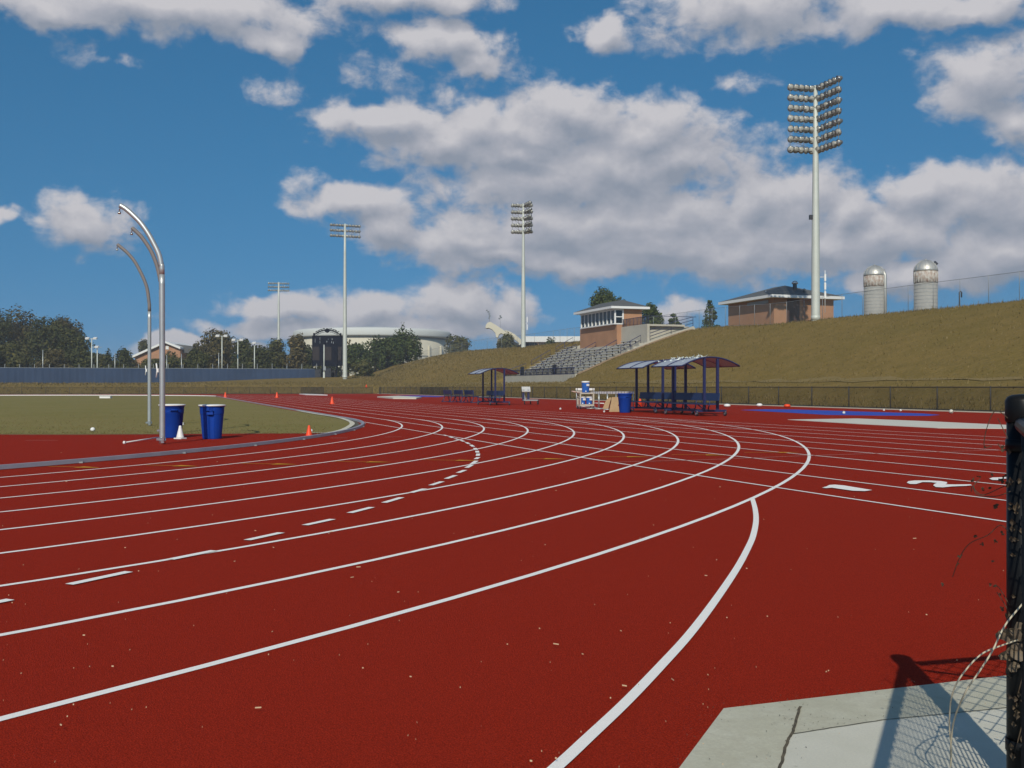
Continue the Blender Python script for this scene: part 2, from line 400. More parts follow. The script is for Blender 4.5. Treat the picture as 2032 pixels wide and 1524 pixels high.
glyph(r5([(608, 982), (628, 963), (700, 955), (880, 955), (1020, 962), (1092, 974), (1102, 988), (1078, 1002), (1200, 1004), (1380, 1002), (1404, 1014), (1330, 1021), (1160, 1028), (1045, 1040), (965, 1036), (930, 1016), (945, 997), (975, 985), (900, 976), (800, 974), (765, 985), (720, 998), (650, 998)]), 'lane_number_two')
glyph(r5([(1608, 932), (1650, 918), (1740, 916), (1860, 911), (2060, 905), (2180, 920), (2100, 940), (2150, 960), (2040, 975), (1960, 962), (2010, 950), (1960, 940), (2040, 925), (1860, 928), (1780, 934), (1740, 950), (1650, 948)]), 'lane_number_three')

# infield grass, inside the kerb
grass_edge = [(-900, 863), (-300, 863), (0, 863), (150, 863.3), (300, 862.5), (500, 861), (600, 860.6), (640, 860), (661, 858.6), (682, 853), (694, 846), (697, 842), (692, 838), (676, 832.2), (656, 828.2), (626, 823.3)]
pts = [G(*p) for p in grass_edge]
pts += [tuple(a) for a in [lanept(-.22, t) for t in range(52, int(TEND)+1, 4)]]
pts += [farpt(TR-.25, pi*k/24) for k in range(25)]
pts += [QT(TD-2*TR, 60)]
mb = MB(); mb.flat(pts, .016); mb.build('infield_grass', 'infield', kind='structure')
mb = MB()
for i in range(5000):
    px = random.uniform(-40, 660); py = 862-(random.random()**1.7)*62
    x, y = G(px, py); a = random.uniform(0, pi); h = random.uniform(.01, .03)
    mb.add([(x-cos(a)*.012, y-sin(a)*.012, .015), (x+cos(a)*.012, y+sin(a)*.012, .015), (x+random.uniform(-.02, .02), y, .015+h)], [(0, 1, 2)])
mb.build('infield_grass_blades', 'blade', kind='stuff')
ce = [G(*p) for p in [(600, 861.6), (640, 861), (661, 859.4), (682.5, 853.6), (695.5, 846.5), (699, 842), (694, 837.4), (677, 831.4), (657, 827.4), (626, 822.6), (590, 816)]]
mb = MB(); mb.ribbon(smooth(ce), .14, .030); mb.build('concrete_edging', 'cream', kind='structure')
mb = MB(); mb.ribbon(smooth([G(*p) for p in [(640, 862.5), (664, 860.6), (688, 854.6), (702, 847.6), (706.5, 842.4), (700, 836.6), (682, 830.6), (660, 826.4)]]), .2, .010); mb.build('drain_channel', 'joint', kind='structure')
mb = MB(); mb.ribbon([G(-100, 863.9), G(0, 864), G(150, 864.3), G(300, 863.4), G(500, 862), G(600, 861.4)], .06, .020); mb.build('grass_border_line', 'straw', kind='structure')

# kerb rail
def rail(pts, w, h, z0, name, m, **kw):
    mb = MB(); n = len(pts); vs = []
    for i, p in enumerate(pts):
        a = pts[max(i-1, 0)]; b = pts[min(i+1, n-1)]; dx, dy = b[0]-a[0], b[1]-a[1]; l = math.hypot(dx, dy) or 1
        ox, oy = -dy/l*w/2, dx/l*w/2
        vs += [(p[0]-ox, p[1]-oy, z0), (p[0]-ox*.8, p[1]-oy*.8, z0+h), (p[0]+ox*.8, p[1]+oy*.8, z0+h), (p[0]+ox, p[1]+oy, z0)]
    mb.add(vs, [(4*i+k, 4*i+k+1, 4*i+k+5, 4*i+k+4) for i in range(n-1) for k in range(3)])
    return mb.build(name, m, **kw)
kt = thing('track_kerb', 'low silver aluminium kerb rail round the inside of the running track', 'kerb')
kp = [arcpt(TR, pi*.75*k/120) for k in range(120, 0, -1)]+[lanept(0, t) for t in [TS+2*k for k in range(0, 46)]]
rail(kp, .085, .055, .012, 'kerb_rail', 'kerb', parent=kt)
rail([farpt(TR, pi*k/60) for k in range(61)], .12, .09, .012, 'kerb_rail', 'whitetrim', parent=kt, label='white far section of the kerb')
mb = MB()
for k in range(0, 120, 4):
    p = arcpt(TR+.05, pi*.75*k/120); mb.box((*p, .02), (.06, .06, .02))
mb.build('kerb_clip', 'grey', parent=kt)

# flat patches by the fence
def patch(pxs, z, h, name, m, **kw):
    mb = MB(); mb.prism([G(*p) for p in pxs], z, z+h); return mb.build(name, m, **kw)
patch([(1470, 814), (1520, 812.6), (1580, 813.2), (1669, 816), (1829, 821), (1864.5, 823.6), (1845, 825.6), (1740, 825), (1637, 823.6), (1560, 819)], .007, .006, 'blue_surface', 'bluesurf', kind='structure')
patch([(786, 785.4), (840, 785), (884, 786.6), (870, 788), (820, 787.4)], .007, .006, 'blue_surface', 'bluesurf', kind='structure')
tag(patch([(1563, 833.6), (1701, 831.4), (1830, 836.5), (2000, 844.5), (2090, 849), (2070, 855), (1999, 851.6), (1861, 850.4), (1700, 842)], .007, .012, 'sand_pit_cover', 'sand'), 'long off-white cover lying on the track near the black fence', 'pit cover')
tag(patch([(748.5, 789), (790, 787.6), (837, 790.2), (826, 792.2), (780, 791.8)], .007, .12, 'sand_pit_cover', 'sand'), 'small distant off-white cover lying left of the benches', 'pit cover')
tag(patch([(594, 782.8), (636, 784.2), (650, 785.2), (606, 784.2)], .007, .12, 'low_board', 'white'), 'thin white board on the ground before the dark fence gate', 'board')

# straw bits on the track
mb = MB()
for i in range(190):
    px = random.uniform(0, 2000); py = 900+random.random()**1.1*640
    x, y = G(px, py); a = random.uniform(-1.4, 1.4); l = random.choice([.003, .004, .004, .005, .006, .008, .014, .026])*random.uniform(.5, 1.0)*(1 if py > 1150 else 1.1); w = random.uniform(.0007, .0018)*(1 if py > 1150 else 1.25)
    dx, dy = cos(a)*l/2, sin(a)*l/2
    mb.add([(x-dx, y-dy-w, .022), (x+dx, y+dy-w, .022), (x+dx, y+dy+w, .026), (x-dx, y-dy+w, .026)], [(0, 1, 2, 3)])
mb.build('straw_debris', 'straw', kind='stuff')

# concrete slab by the gate
A = [G(1360, 1524), G(1436, 1420), G(1720, 1386), G(2000, 1353), G(2300, 1318)]
dA = Vector(A[1])-Vector(A[0])
P0 = Vector(A[0])-dA*2.2
mb = MB(); mb.prism([tuple(P0), A[1], A[2], A[3], A[4], (3.4, 4.2), (3.4, .2), (P0.x, P0.y)], 0, .012+.012)
sl = mb.build('concrete_slab', 'conc', kind='structure')
mb = MB(); mb.flat([G(1568, 1459, .024), G(1750, 1431, .024), G(2000, 1406, .024), G(2300, 1378, .024), (3.3, 3.7), (3.3, .4), (.2, .4), G(1530, 1600, .024), G(1543, 1540, .024), G(1560, 1482, .024)], .0250); mb.build('light_slab', mat('pale_slab_concrete', (.58, .565, .47), .9, noise=[(1.5, .6, (.50, .49, .40)), (9, .4, (.64, .62, .53)), (120, .4, (.48, .47, .42))], bump=(150, .3, .003)), kind='structure')
mb = MB()
def joint(pts, w):
    pts = [G(*p, .024) for p in pts]; out = []
    for a, b in zip(pts, pts[1:]):
        for k in range(12): out.append((a[0]+(b[0]-a[0])*k/12+random.uniform(-.0018, .0018), a[1]+(b[1]-a[1])*k/12+random.uniform(-.0018, .0018)))
    mb.ribbon(out, w, .0265)
joint([(1588, 1403), (1576, 1445), (1560, 1480), (1543, 1540), (1530, 1600)], .009)
joint([(1575, 1457), (1750, 1430), (2000, 1405), (2250, 1380)], .004)
mb.build('slab_joints', 'joint', kind='structure')
mb = MB()
for i in range(260):
    k = random.random(); e0, e1 = random.choice([(A[1], A[2]), (A[2], A[3]), (tuple(P0), A[1]), (G(1575, 1457), G(2000, 1405)), (G(1588, 1403), G(1543, 1540))])
    x = e0[0]+(e1[0]-e0[0])*k+random.gauss(0, .035); y = e0[1]+(e1[1]-e0[1])*k+random.gauss(0, .035); a = random.uniform(0, pi); l = random.uniform(.0015, .006)
    mb.add([(x-cos(a)*l, y-sin(a)*l, .0275), (x+sin(a)*l*.4, y-cos(a)*l*.4, .028), (x+cos(a)*l, y+sin(a)*l, .029)], [(0, 1, 2)])
mb.build('slab_grit', 'joint', kind='stuff')

# ------------------------------------------------------------------ near gate post and fence
PX, PY_ = AT(2028, 2.755)
pt = thing('fence_post', 'thick black vinyl fence post with domed cap at the right edge', 'fence post', (PX, PY_, 0))
mb = MB(); mb.lathe([(.037, 0), (.037, .99)], seg=28); mb.build('post', 'blackpost', pt)
mb = MB(); mb.lathe([(.039, .975), (.041, .98), (.041, 1.03), (.036, 1.04), (.024, 1.046), (.004, 1.048)], seg=28); mb.build('post_cap', 'blackpost', pt)
for z_ in (.90, .12):
    mb = MB(); mb.lathe([(.040, z_), (.040, z_+.03)], seg=28); mb.build('tension_band', 'blackpost', pt)
def chainpanel(name, label, p0, d, L, rr, h, cell=.052, wr=.0024, brace=False, r2=.02):
    rz = atan2(d[1], d[0])
    t = thing(name, label, 'fence', (p0[0], p0[1], 0), rz)
    mb = MB(); mb.tube([(.05, 0, h-.05), (L, 0, h-.05)], rr, 12); mb.build('top_rail', 'blackpost', t)
    mb = MB(); mb.tube([(.05, 0, .06), (L, 0, .06)], r2, 8); mb.build('bottom_rail', 'blackpost', t)
    mb = MB(); z0, z1 = .05, h-.06; H = z1-z0; s = cell*1.414
    k = -H
    while k < L:
        for sg in (1, -1):
            a0, a1 = (max(k, .05), min(k+H, L)); 
            if a1 > a0:
                if sg == 1: mb.tube([(a0, .002, z0+a0-k), (a1, .002, z0+a1-k)], wr, 4, cap=False)
                else: mb.tube([(a0, -.002, z1-(a0-k)), (a1, -.002, z1-(a1-k))], wr, 4, cap=False)
        k += s
    mb.build('chain_link', 'blackpost', t)
    if brace:
        mb = MB(); mb.tube([(.05, 0, h-.12), (L*.55, 0, .1)], .008, 8); mb.build('brace_rod', 'blackpost', t)
    mb = MB(); mb.lathe([(.04, 0), (.04, h)], c=(L, 0, 0), seg=16); mb.build('end_post', 'blackpost', t)
    return t
chainpanel('wire_fence', 'black chain link panel with thick top rail running back past the camera', (PX, PY_), (-.40, -.917), 3.2, .020, 1.02, r2=.012)
chainpanel('wire_gate', 'black chain link gate panel with thin rail right of the post', (PX, PY_), (.965, .262), 2.6, .019, 1.0, r2=.012, brace=True)
# vine on the post
vt = thing('dry_vine', 'dry leafless vine with dark seed heads twining round the black post', 'vine', (PX, PY_, 0))
mb = MB(); lf = MB(); rnd = random.Random(3)
def W(px, py, D=2.72): return Vector(((px-1016)/F*D-PX, D-PY_, CH+(HZ-py)/F*D))
tw = [[(2005, 960), (1985, 968), (1950, 982), (1932, 966), (1945, 950)], [(2000, 830), (1975, 815), (1958, 850), (1953, 885), (1968, 885)], [(2005, 975), (1975, 985), (1940, 982), (1930, 965), (1927, 975)],
      [(2005, 1060), (1985, 1042), (1960, 1062), (1925, 1078), (1905, 1105), (1890, 1145)], [(2005, 895), (1988, 890), (1980, 880)], [(2003, 1200), (1985, 1170), (1975, 1160)], [(2000, 1210), (1988, 1190), (1978, 1175)], [(2000, 870), (1990, 850), (1980, 830)]]
for L in tw:
    pts = smooth([tuple(W(*p, 2.70+.02*i)) for i, p in enumerate(L)], 5); mb.tube(pts, .0011, 5)
for (px, py, s) in [(1905, 1103, 1), (1937, 1066, 1), (1948, 1080, .9), (1973, 1165, 1.1), (1988, 1208, 1), (1900, 1120, .8), (1869, 1160, .8), (1990, 890, 1.3), (1986, 955, 1.3), (1966, 970, 1), (1942, 945, .9), (1970, 943, 1), (1950, 972, 1.1), (1930, 952, 1), (1979, 1005, 1.5), (1990, 1058, 1.1), (1975, 1075, 1), (1970, 1112, .9), (1955, 888, .6), (1984, 1180, 1), (1967, 1160, .9), (2000, 962, 1.4), (1992, 945, 1.2)]:
    c = W(px, py, 2.70); lf = MB()
    for k in range(5):
        a = Vector((rnd.uniform(-1, 1), rnd.uniform(-1, 1), rnd.uniform(-1, 1))).normalized()*.0075*s
        b = a.cross(Vector((.3, .8, .5))).normalized()*.0035*s
        lf.add([c, c+a*.5+b, c+a, c+a*.5-b], [(0, 1, 2, 3)])
    lf.build('seed_head', 'leafdark', vt)
lf = MB()
for k in range(4):
    z0 = .1+k*.17; pts = []
    for j in range(14):
        a = -2.6+j*.18+k*.3; pts.append((cos(a)*.0385, sin(a)*.0385, z0+j*.03))
    mb.tube(pts, .0016, 5)
mb.build('stem', 'leafdark', vt)
for k in range(90):
    a = rnd.uniform(-pi, 0); z = rnd.uniform(.05, .95); c = Vector((cos(a)*.0385, sin(a)*.0385, z)); n = Vector((cos(a), sin(a), .3)).normalized()
    x = n.cross(Vector((0, 0, 1))).normalized()*rnd.uniform(.003, .010); y = Vector((0, 0, 1))*rnd.uniform(.004, .011)
    lf.add([c-x, c-y+n*.004, c+x+n*.003, c+y+n*.006], [(0, 1, 2, 3)])
lf.build('foliage', 'leafdark', vt)
mb = MB()
for (px, py, r) in [(2003, 1262, 22), (1998, 1300, 18), (2022, 1292, 22), (2020, 1250, 18), (2012, 1325, 14)]:
    c = W(px, py, 2.66); r = r/F*2.66
    nrm = Vector((rnd.uniform(-.5, .5), -1, rnd.uniform(-.4, .4))).normalized(); x = nrm.cross(Vector((0, 0, 1))).normalized(); y = x.cross(nrm)
    ring = [c+(x*cos(k*2*pi/12)*1.1+y*sin(k*2*pi/12)*.8)*r*(1+.15*rnd.uniform(-1, 1))+nrm*rnd.uniform(-.3, .3)*r for k in range(12)]
    mb.add([c-nrm*.25*r]+ring, [(0, 1+k, 1+(k+1) % 12) for k in range(12)])
mb.build('leaf', mat('brown_curled_leaf', (.10, .075, .055), .7, noise=[(60, .6, (.20, .15, .09))]), vt)
def wr(px, py, D): return (AT(px, D)[0], D, ZAT(py, D))
mb = MB()
mb.tube(smooth([wr(2090, 1120, 2.70), wr(2034, 1192, 2.66), wr(1995, 1240, 2.62), wr(1970, 1290, 2.6), wr(1945, 1330, 2.6), wr(1915, 1375, 2.62), wr(1893, 1430, 2.68), wr(1887, 1480, 2.72), wr(1886, 1530, 2.75), wr(1880, 1560, 2.75)], 6), .0022, 8)
mb.tube(smooth([wr(2045, 1262, 2.7), wr(1990, 1280, 2.62), wr(1945, 1300, 2.6), wr(1905, 1345, 2.6), wr(1888, 1385, 2.63), wr(1884, 1440, 2.68), wr(1888, 1500, 2.72), wr(1882, 1560, 2.75)], 6), .0020, 8)
o = mb.build('loose_wire', 'rope'); tag(o, 'pair of pale bent wires hanging in front of the black post', 'wire')

# ------------------------------------------------------------------ fences
def alongfence(name, label, path, hfun, spacing, postr, railm, meshm, h, zt=terrain, skip=None, kink=None):
    x0, y0 = path[0]
    t = thing(name, label, 'fence', (x0, y0, 0))
    pts = [(a[0]-x0, a[1]-y0, zt(*a)) for a in path]
    proto = None; n = 0
    m = MB(); m.lathe([(postr, -.3), (postr, h+.03), (postr*.5, h+.05)], seg=6)
    for p in pts:
        if n >= 100: break
        if proto is None: o = proto = m.build('post', railm, t, loc=p)
        else: o = proto.copy(); COL.objects.link(o); o.parent = t; o.location = p
        n += 1
    r = MB(); r.tube([(p[0], p[1], p[2]+h) for p in pts], postr*.75, 6); r.build('top_rail', railm, t)
    if postr < .04:
        r = MB(); r.tube([(p[0], p[1], p[2]+.08) for p in pts], postr*.6, 5); r.build('bottom_rail', railm, t)
    r = MB()
    for a, b in zip(pts, pts[1:]):
        r.add([(a[0], a[1], a[2]+.02), (b[0], b[1], b[2]+.02), (b[0], b[1], b[2]+h), (a[0], a[1], a[2]+h)], [(0, 1, 2, 3)])
    r.build('chain_link_mesh', meshm, t)
    return t
D0 = DQ(1965.6, FQ); t0 = toQT(*AT(1965.6, D0))[1]; SP = 3.18
alongfence('side_fence', 'long low black chain link fence beside the straight, below the grass bank', [QT(FQ, t0+SP*k) for k in range(-11, 42)], None, SP, .033, 'darkpost', 'mesh', CH-.005, zt=lambda x, y: 0)
alongfence('end_fence', 'low black chain link fence crossing behind the far end of the track', [QT(FQ-SP*k-1, TF) for k in range(0, 38)], None, SP, .033, 'darkpost', 'mesh', CH-.005, zt=lambda x, y: 0)
# gate panel of doubled mesh in the end fence
def densepanel(pa, pb, D, label):
    a, b = AT(pa, D), AT(pb, D); t = thing('fence_gate', label, 'gate', (a[0], a[1], 0)); w = b[0]-a[0]
    r = MB(); r.add([(0, 0, .02), (w, 0, .02), (w, 0, CH-.02), (0, 0, CH-.02)], [(0, 1, 2, 3)]); r.build('gate_mesh', 'meshdense', t)
    r = MB()
    for k in range(int(abs(w)/.55)+1): r.tube([(k*.55*(1 if w > 0 else -1), 0, 0), (k*.55*(1 if w > 0 else -1), 0, CH)], .02, 6)
    r.tube([(0, 0, CH-.02), (w, 0, CH-.02)], .03, 6); r.tube([(0, 0, .05), (w, 0, .05)], .03, 6); r.build('gate_frame', 'darkpost', t)
densepanel(597, 643, 158, 'dark double-meshed gate section in the far end fence')
densepanel(752, 757, 156, 'narrow dark gate leaf where the two fences nearly meet')
D1, D2 = DQ(833, FQ-.2), DQ(890, FQ-.2)
a, b = AT(833, D1), AT(890, D2); t = thing('fence_gate', 'dark overlapping mesh section of the side fence left of the benches', 'gate', (*a, 0)); w = (b[0]-a[0], b[1]-a[1])
r = MB(); r.add([(0, 0, .02), (w[0], w[1], .02), (w[0], w[1], CH-.02), (0, 0, CH-.02)], [(0, 1, 2, 3)]); r.build('gate_mesh', 'meshdense', t)
r = MB()
for k in range(14): MB().tube([(w[0]*k/13, w[1]*k/13, 0), (w[0]*k/13, w[1]*k/13, CH)], .022, 6).build('gate_bar', 'darkpost', t)
alongfence('crest_fence', 'tall grey chain link fence along the crest of the grass bank', [QT(58.6, 22+3.0*k) for k in range(0, 46)]+[QT(58.6, 166+9*k) for k in range(17)], None, 3, .024, 'grey', 'meshgrey', 2.15)
# blue windscreen
wp = [AT(-80+ (628+80)*k/24, 176+28*k/24) for k in range(25)]
t = thing('windscreen_fence', 'tall fence covered in dark blue windscreen cloth behind the far turn', 'fence', (wp[0][0], wp[0][1], 0))
r = MB(); H0 = 2.75; pts = [(p[0]-wp[0][0], p[1]-wp[0][1], ZAT(761-6.5*k/24, p[1])) for k, p in enumerate(wp)]
for k, (a, b) in enumerate(zip(pts, pts[1:])):
    ha = (ZAT(729.5+3*k/24, wp[k][1])-a[2]); hb = (ZAT(729.5+3*(k+1)/24, wp[k+1][1])-b[2])
    for j in range(6):
        s0, s1 = j/6, (j+1)/6; o0 = .03*sin(j*2.1+k); o1 = .03*sin((j+1)*2.1+k) if j < 5 else .03*sin(k+1)
        L0 = (a[0]+(b[0]-a[0])*s0, a[1]+(b[1]-a[1])*s0+(o0 if j else .03*sin(k)), a[2]+(b[2]-a[2])*s0-.3, a[2]+ha+(b[2]+hb-a[2]-ha)*s0)
        L1 = (a[0]+(b[0]-a[0])*s1, a[1]+(b[1]-a[1])*s1+o1, a[2]+(b[2]-a[2])*s1-.3, a[2]+ha+(b[2]+hb-a[2]-ha)*s1)
        r.add([(L0[0], L0[1], L0[2]), (L1[0], L1[1], L1[2]), (L1[0], L1[1], L1[3]), (L0[0], L0[1], L0[3])], [(0, 1, 2, 3)])
r.build('windscreen_cloth', 'wind', t)
r = MB(); r.tube([(p[0], p[1]+.05, ZAT(729.5+3*k/24, wp[k][1])+.02) for k, p in enumerate(pts)], .05, 6); r.build('top_rail', 'grey', t)
for k, p in enumerate(pts):
    r = MB(); r.lathe([(.05, -.5), (.05, 3.2)], seg=6); r.build('post', 'grey', t, loc=(p[0], p[1]+.2, p[2]))

# ------------------------------------------------------------------ trees
def tree(label, px, D, topy, wpx, m, group=None, zb=None, kind='round', name='tree', n=None, low=.15, cat='tree', leaf=None, seed=None):
    rnd = random.Random(seed if seed is not None else int(px*13+topy))
    x, y = AT(px, D); z0 = terrain(x, y) if zb is None else zb
    Ht = ZAT(topy, D)-z0; Wd = wpx/F*D
    t = thing(name, label, cat, (x, y, z0), rnd.uniform(0, 6), group)
    tr = MB(); tr.tube([(0, 0, -.4), (.03*Ht*rnd.uniform(-1, 1), .02*Ht, Ht*.4), (.04*Ht*rnd.uniform(-1, 1), 0, Ht*.85)], [max(.1, Ht*.03), Ht*.022, Ht*.008], 8)
    blobs = []
    if kind == 'round':
        nb = 16
        for k in range(nb):
            a = rnd.uniform(0, 2*pi); zz = rnd.uniform(low+.1, .88); rr = rnd.uniform(.25, 1)*sqrt(max(.05, 1-((zz-.5)/.55)**2))
            blobs.append((Vector((cos(a)*rr*Wd*.32, sin(a)*rr*Wd*.32, zz*Ht)), rnd.uniform(.15, .24)*min(Wd, Ht*1.3), rnd.uniform(.12, .2)*Ht))
        blobs.append((Vector((0, 0, Ht*.55)), Wd*.33, Ht*.28)); blobs.append((Vector((rnd.uniform(-.1, .1)*Wd, 0, Ht*.86)), Wd*.18, Ht*.13))
    elif kind == 'spiky':
        for k in range(14):
            a = rnd.uniform(0, 2*pi); rr = rnd.random()**.6; hh = (1-.45*rr)*rnd.uniform(.88, 1.04)
            blobs.append((Vector((cos(a)*rr*Wd*.42, sin(a)*rr*Wd*.42, hh*Ht*.52)), Wd*.10, hh*Ht*.47))
    elif kind == 'pine':
        for k in range(9):
            zz = low+(1-low)*k/9; rr = (1-k/9.5)*.5*Wd+.06*Wd
            for j in range(3):
                a = rnd.uniform(0, 2*pi); blobs.append((Vector((cos(a)*rr*.55, sin(a)*rr*.55, zz*Ht*.97)), rr*.55, Ht*.06))
    elif kind == 'sparse':
        for k in range(12):
            zz = rnd.uniform(low, .97); a = rnd.uniform(0, 2*pi); rr = rnd.uniform(.2, 1)*(1.05-zz)*.6*Wd
            blobs.append((Vector((cos(a)*rr, sin(a)*rr, zz*Ht)), Wd*.13, Ht*.05))
    for c, rx, rz_ in blobs[:9]:
        tr.tube([(0, 0, c.z*.55), tuple(c*.6+Vector((0, 0, c.z*.2))), tuple(c)], [Ht*.012, Ht*.008, Ht*.003], 5)
    tr.build('trunk', 'bark', t)
    lm = MB(); tot = sum(rx*(rx+2*rz_) for c, rx, rz_ in blobs)
    ls = leaf if leaf else max(.15, D*.00165)
    n = n or int(min(6500, 5*tot/(ls*ls)))
    for c, rx, rz_ in blobs:
        k = max(8, int(n*rx*(rx+2*rz_)/tot))
        for _ in range(k):
            d = Vector((rnd.gauss(0, 1), rnd.gauss(0, 1), rnd.gauss(0, 1))).normalized()
            rr = rnd.uniform(.55, 1.12)
            p = c+Vector((d.x*rx, d.y*rx, d.z*rz_))*rr
            if p.z < .1: continue
            nn = (d+Vector((rnd.uniform(-1, 1), rnd.uniform(-1, 1), rnd.uniform(-.6, 1)))*.8).normalized()
            e = nn.orthogonal().normalized(); f = nn.cross(e); an = rnd.uniform(0, pi); e, f = e*cos(an)+f*sin(an), f*cos(an)-e*sin(an)
            s1 = ls*rnd.uniform(.4, 1.1); s2 = s1*rnd.uniform(.35, .8)
            lm.add([p-e*s1, p-f*s2*.8+nn*s2*.3, p+e*s1, p+f*s2+nn*s2*.2], [(0, 1, 2, 3)])
    lm.build('crown', m if not isinstance(m, str) else M[m], t)
    return t
GT = 'trees beyond the blue windscreen fence'
T = tree
T('tall dark tree cut off by the left edge of the photo', -25, 232, 616, 130, 'lf_dark', GT)
T('tallest olive-topped tree at the far left', 48, 240, 613, 105, 'lf_olive', GT)
T('broad dark green tree, second from the left group top', 88, 226, 628, 110, 'lf_dark', GT)
T('thin-topped olive tree on the right shoulder of the left group', 128, 238, 630, 85, 'lf_olive', GT)
T('dark rounded tree at the right end of the left group', 142, 222, 655, 90, 'lf_dark', GT)
T('low brownish tree before the left group of tall trees', 30, 214, 675, 90, 'lf_mid', GT, low=.02)
T('low olive bush above the windscreen, left of the thin lamp posts', 108, 212, 694, 80, 'lf_olive', GT, low=.02)
T('small dark tree between the left group and the brick gable', 172, 215, 690, 62, 'lf_dark', GT, low=.02)
T('small pointed dark tree left of the brick gable', 218, 225, 687, 44, 'lf_dark', GT, low=.02, kind='spiky')
T('little dark tree just left of the brick gable roof', 246, 222, 692, 46, 'lf_dark', GT, low=.02)
T('small tree standing behind the left end of the gable roof', 288, 330, 674, 30, 'lf_mid', GT)
T('low tree hiding the foot of the brick gable', 292, 212, 712, 50, 'lf_mid', GT, low=.02)
T('dark low tree in front of the gable, right of the curved poles', 345, 214, 697, 70, 'lf_mid', GT, low=.02)
T('dark low tree right of the brick gable', 388, 218, 692, 66, 'lf_dark', GT, low=.02)
T('big rounded olive tree behind the white double lamp post', 432, 240, 654, 92, 'lf_olive', GT)
T('dark tree right of the big rounded olive tree', 478, 236, 672, 64, 'lf_dark', GT)
T('low dark tree behind the second small lamp post', 512, 224, 686, 70, 'lf_dark', GT, low=.02)
T('mid green tree behind the farthest floodlight mast', 548, 238, 674, 66, 'lf_mid', GT, low=.05)
T('thin autumn brown tree left of the scoreboard', 588, 236, 664, 50, 'lf_autumn', GT, low=.1)
T('dark green tree partly hidden by the scoreboard', 607, 250, 686, 60, 'lf_dark', GT, low=.02)
T('low dark hedge tree at the left above the windscreen', -40, 210, 680, 110, 'lf_dark', GT, low=.02)
T('low dark tree behind the scoreboard legs', 655, 262, 700, 76, 'lf_dark', GT, low=.0)
T('low brown-green bush between the left group and the lamp posts', 205, 240, 702, 90, 'lf_mid', GT, low=.0)
T('wide low olive bush right of the gable at windscreen height', 405, 255, 704, 110, 'lf_olive', GT, low=.0)
T('wide low dark bush below the big rounded olive tree', 455, 250, 706, 100, 'lf_mid', GT, low=.0)
T('low dark bush beneath the farthest floodlight mast', 530, 248, 700, 110, 'lf_dark', GT, low=.0)
T('low bush in front of the left end of the brick gable', 262, 236, 712, 60, 'lf_olive', GT, low=.0)
T('dense dark tree filling the middle of the left group', 10, 250, 632, 130, 'lf_dark', GT, low=.0)
T('broad dark tree behind the right half of the left group', 120, 250, 648, 130, 'lf_dark', GT, low=.0)
T('low dark bush beside the middle of the windscreen', 310, 245, 712, 110, 'lf_mid', GT, low=.0)
GR = 'trees at the left end of the grass bank'
T('dark green tree directly right of the pale mast by the scoreboard', 706, 258, 682, 66, 'lf_pine', GR, low=.02)
T('pointed green tree left of the tallest one before the round arena', 745, 255, 658, 74, 'lf_pine', GR, kind='spiky', low=.02)
T('tallest spiky green tree in front of the round arena', 800, 250, 641, 96, 'lf_pine', GR, kind='spiky')
T('yellow-green low tree where the bank meets the ground', 722, 228, 714, 52, 'lf_mid', GR, low=.02)
T('spiky dark tree filling behind the bank, below the arena roof', 770, 262, 668, 96, 'lf_pine', GR, low=.02)
T('thin bare-branched tree between mast and arena wall', 690, 262, 672, 34, 'lf_autumn', GR, n=350)
GC = 'trees behind the crest of the bank'
T('bushy green tree on the crest right of the arena', 912, 330, 666, 62, 'lf_mid', GC, low=0, zb=7.2)
T('dark tree under the curved concrete stadium rib', 1006, 250, 662, 58, 'lf_mid', GC, low=0, zb=6.5)
T('small spiky tree before the long white building', 1094, 235, 663, 44, 'lf_pine', GC, low=0, kind='spiky')
T('large round pine crown rising behind the press box', 1203, 190, 572, 84, 'lf_pine', GC, low=.45)
T('ragged conifer just right of the press box', 1287, 175, 602, 62, 'lf_pine', GC, low=.05)
T('small dark tree touching the press box eave', 1262, 180, 622, 22, 'lf_pine', GC, low=.1)
T('thin leaning young pine at the head of the stand steps', 1338, 160, 620, 40, 'lf_pine', GC, kind='sparse', n=1100, low=.05)
T('conical pine left of the brick service building', 1410, 165, 588, 46, 'lf_pine', GC, kind='pine', low=.02)

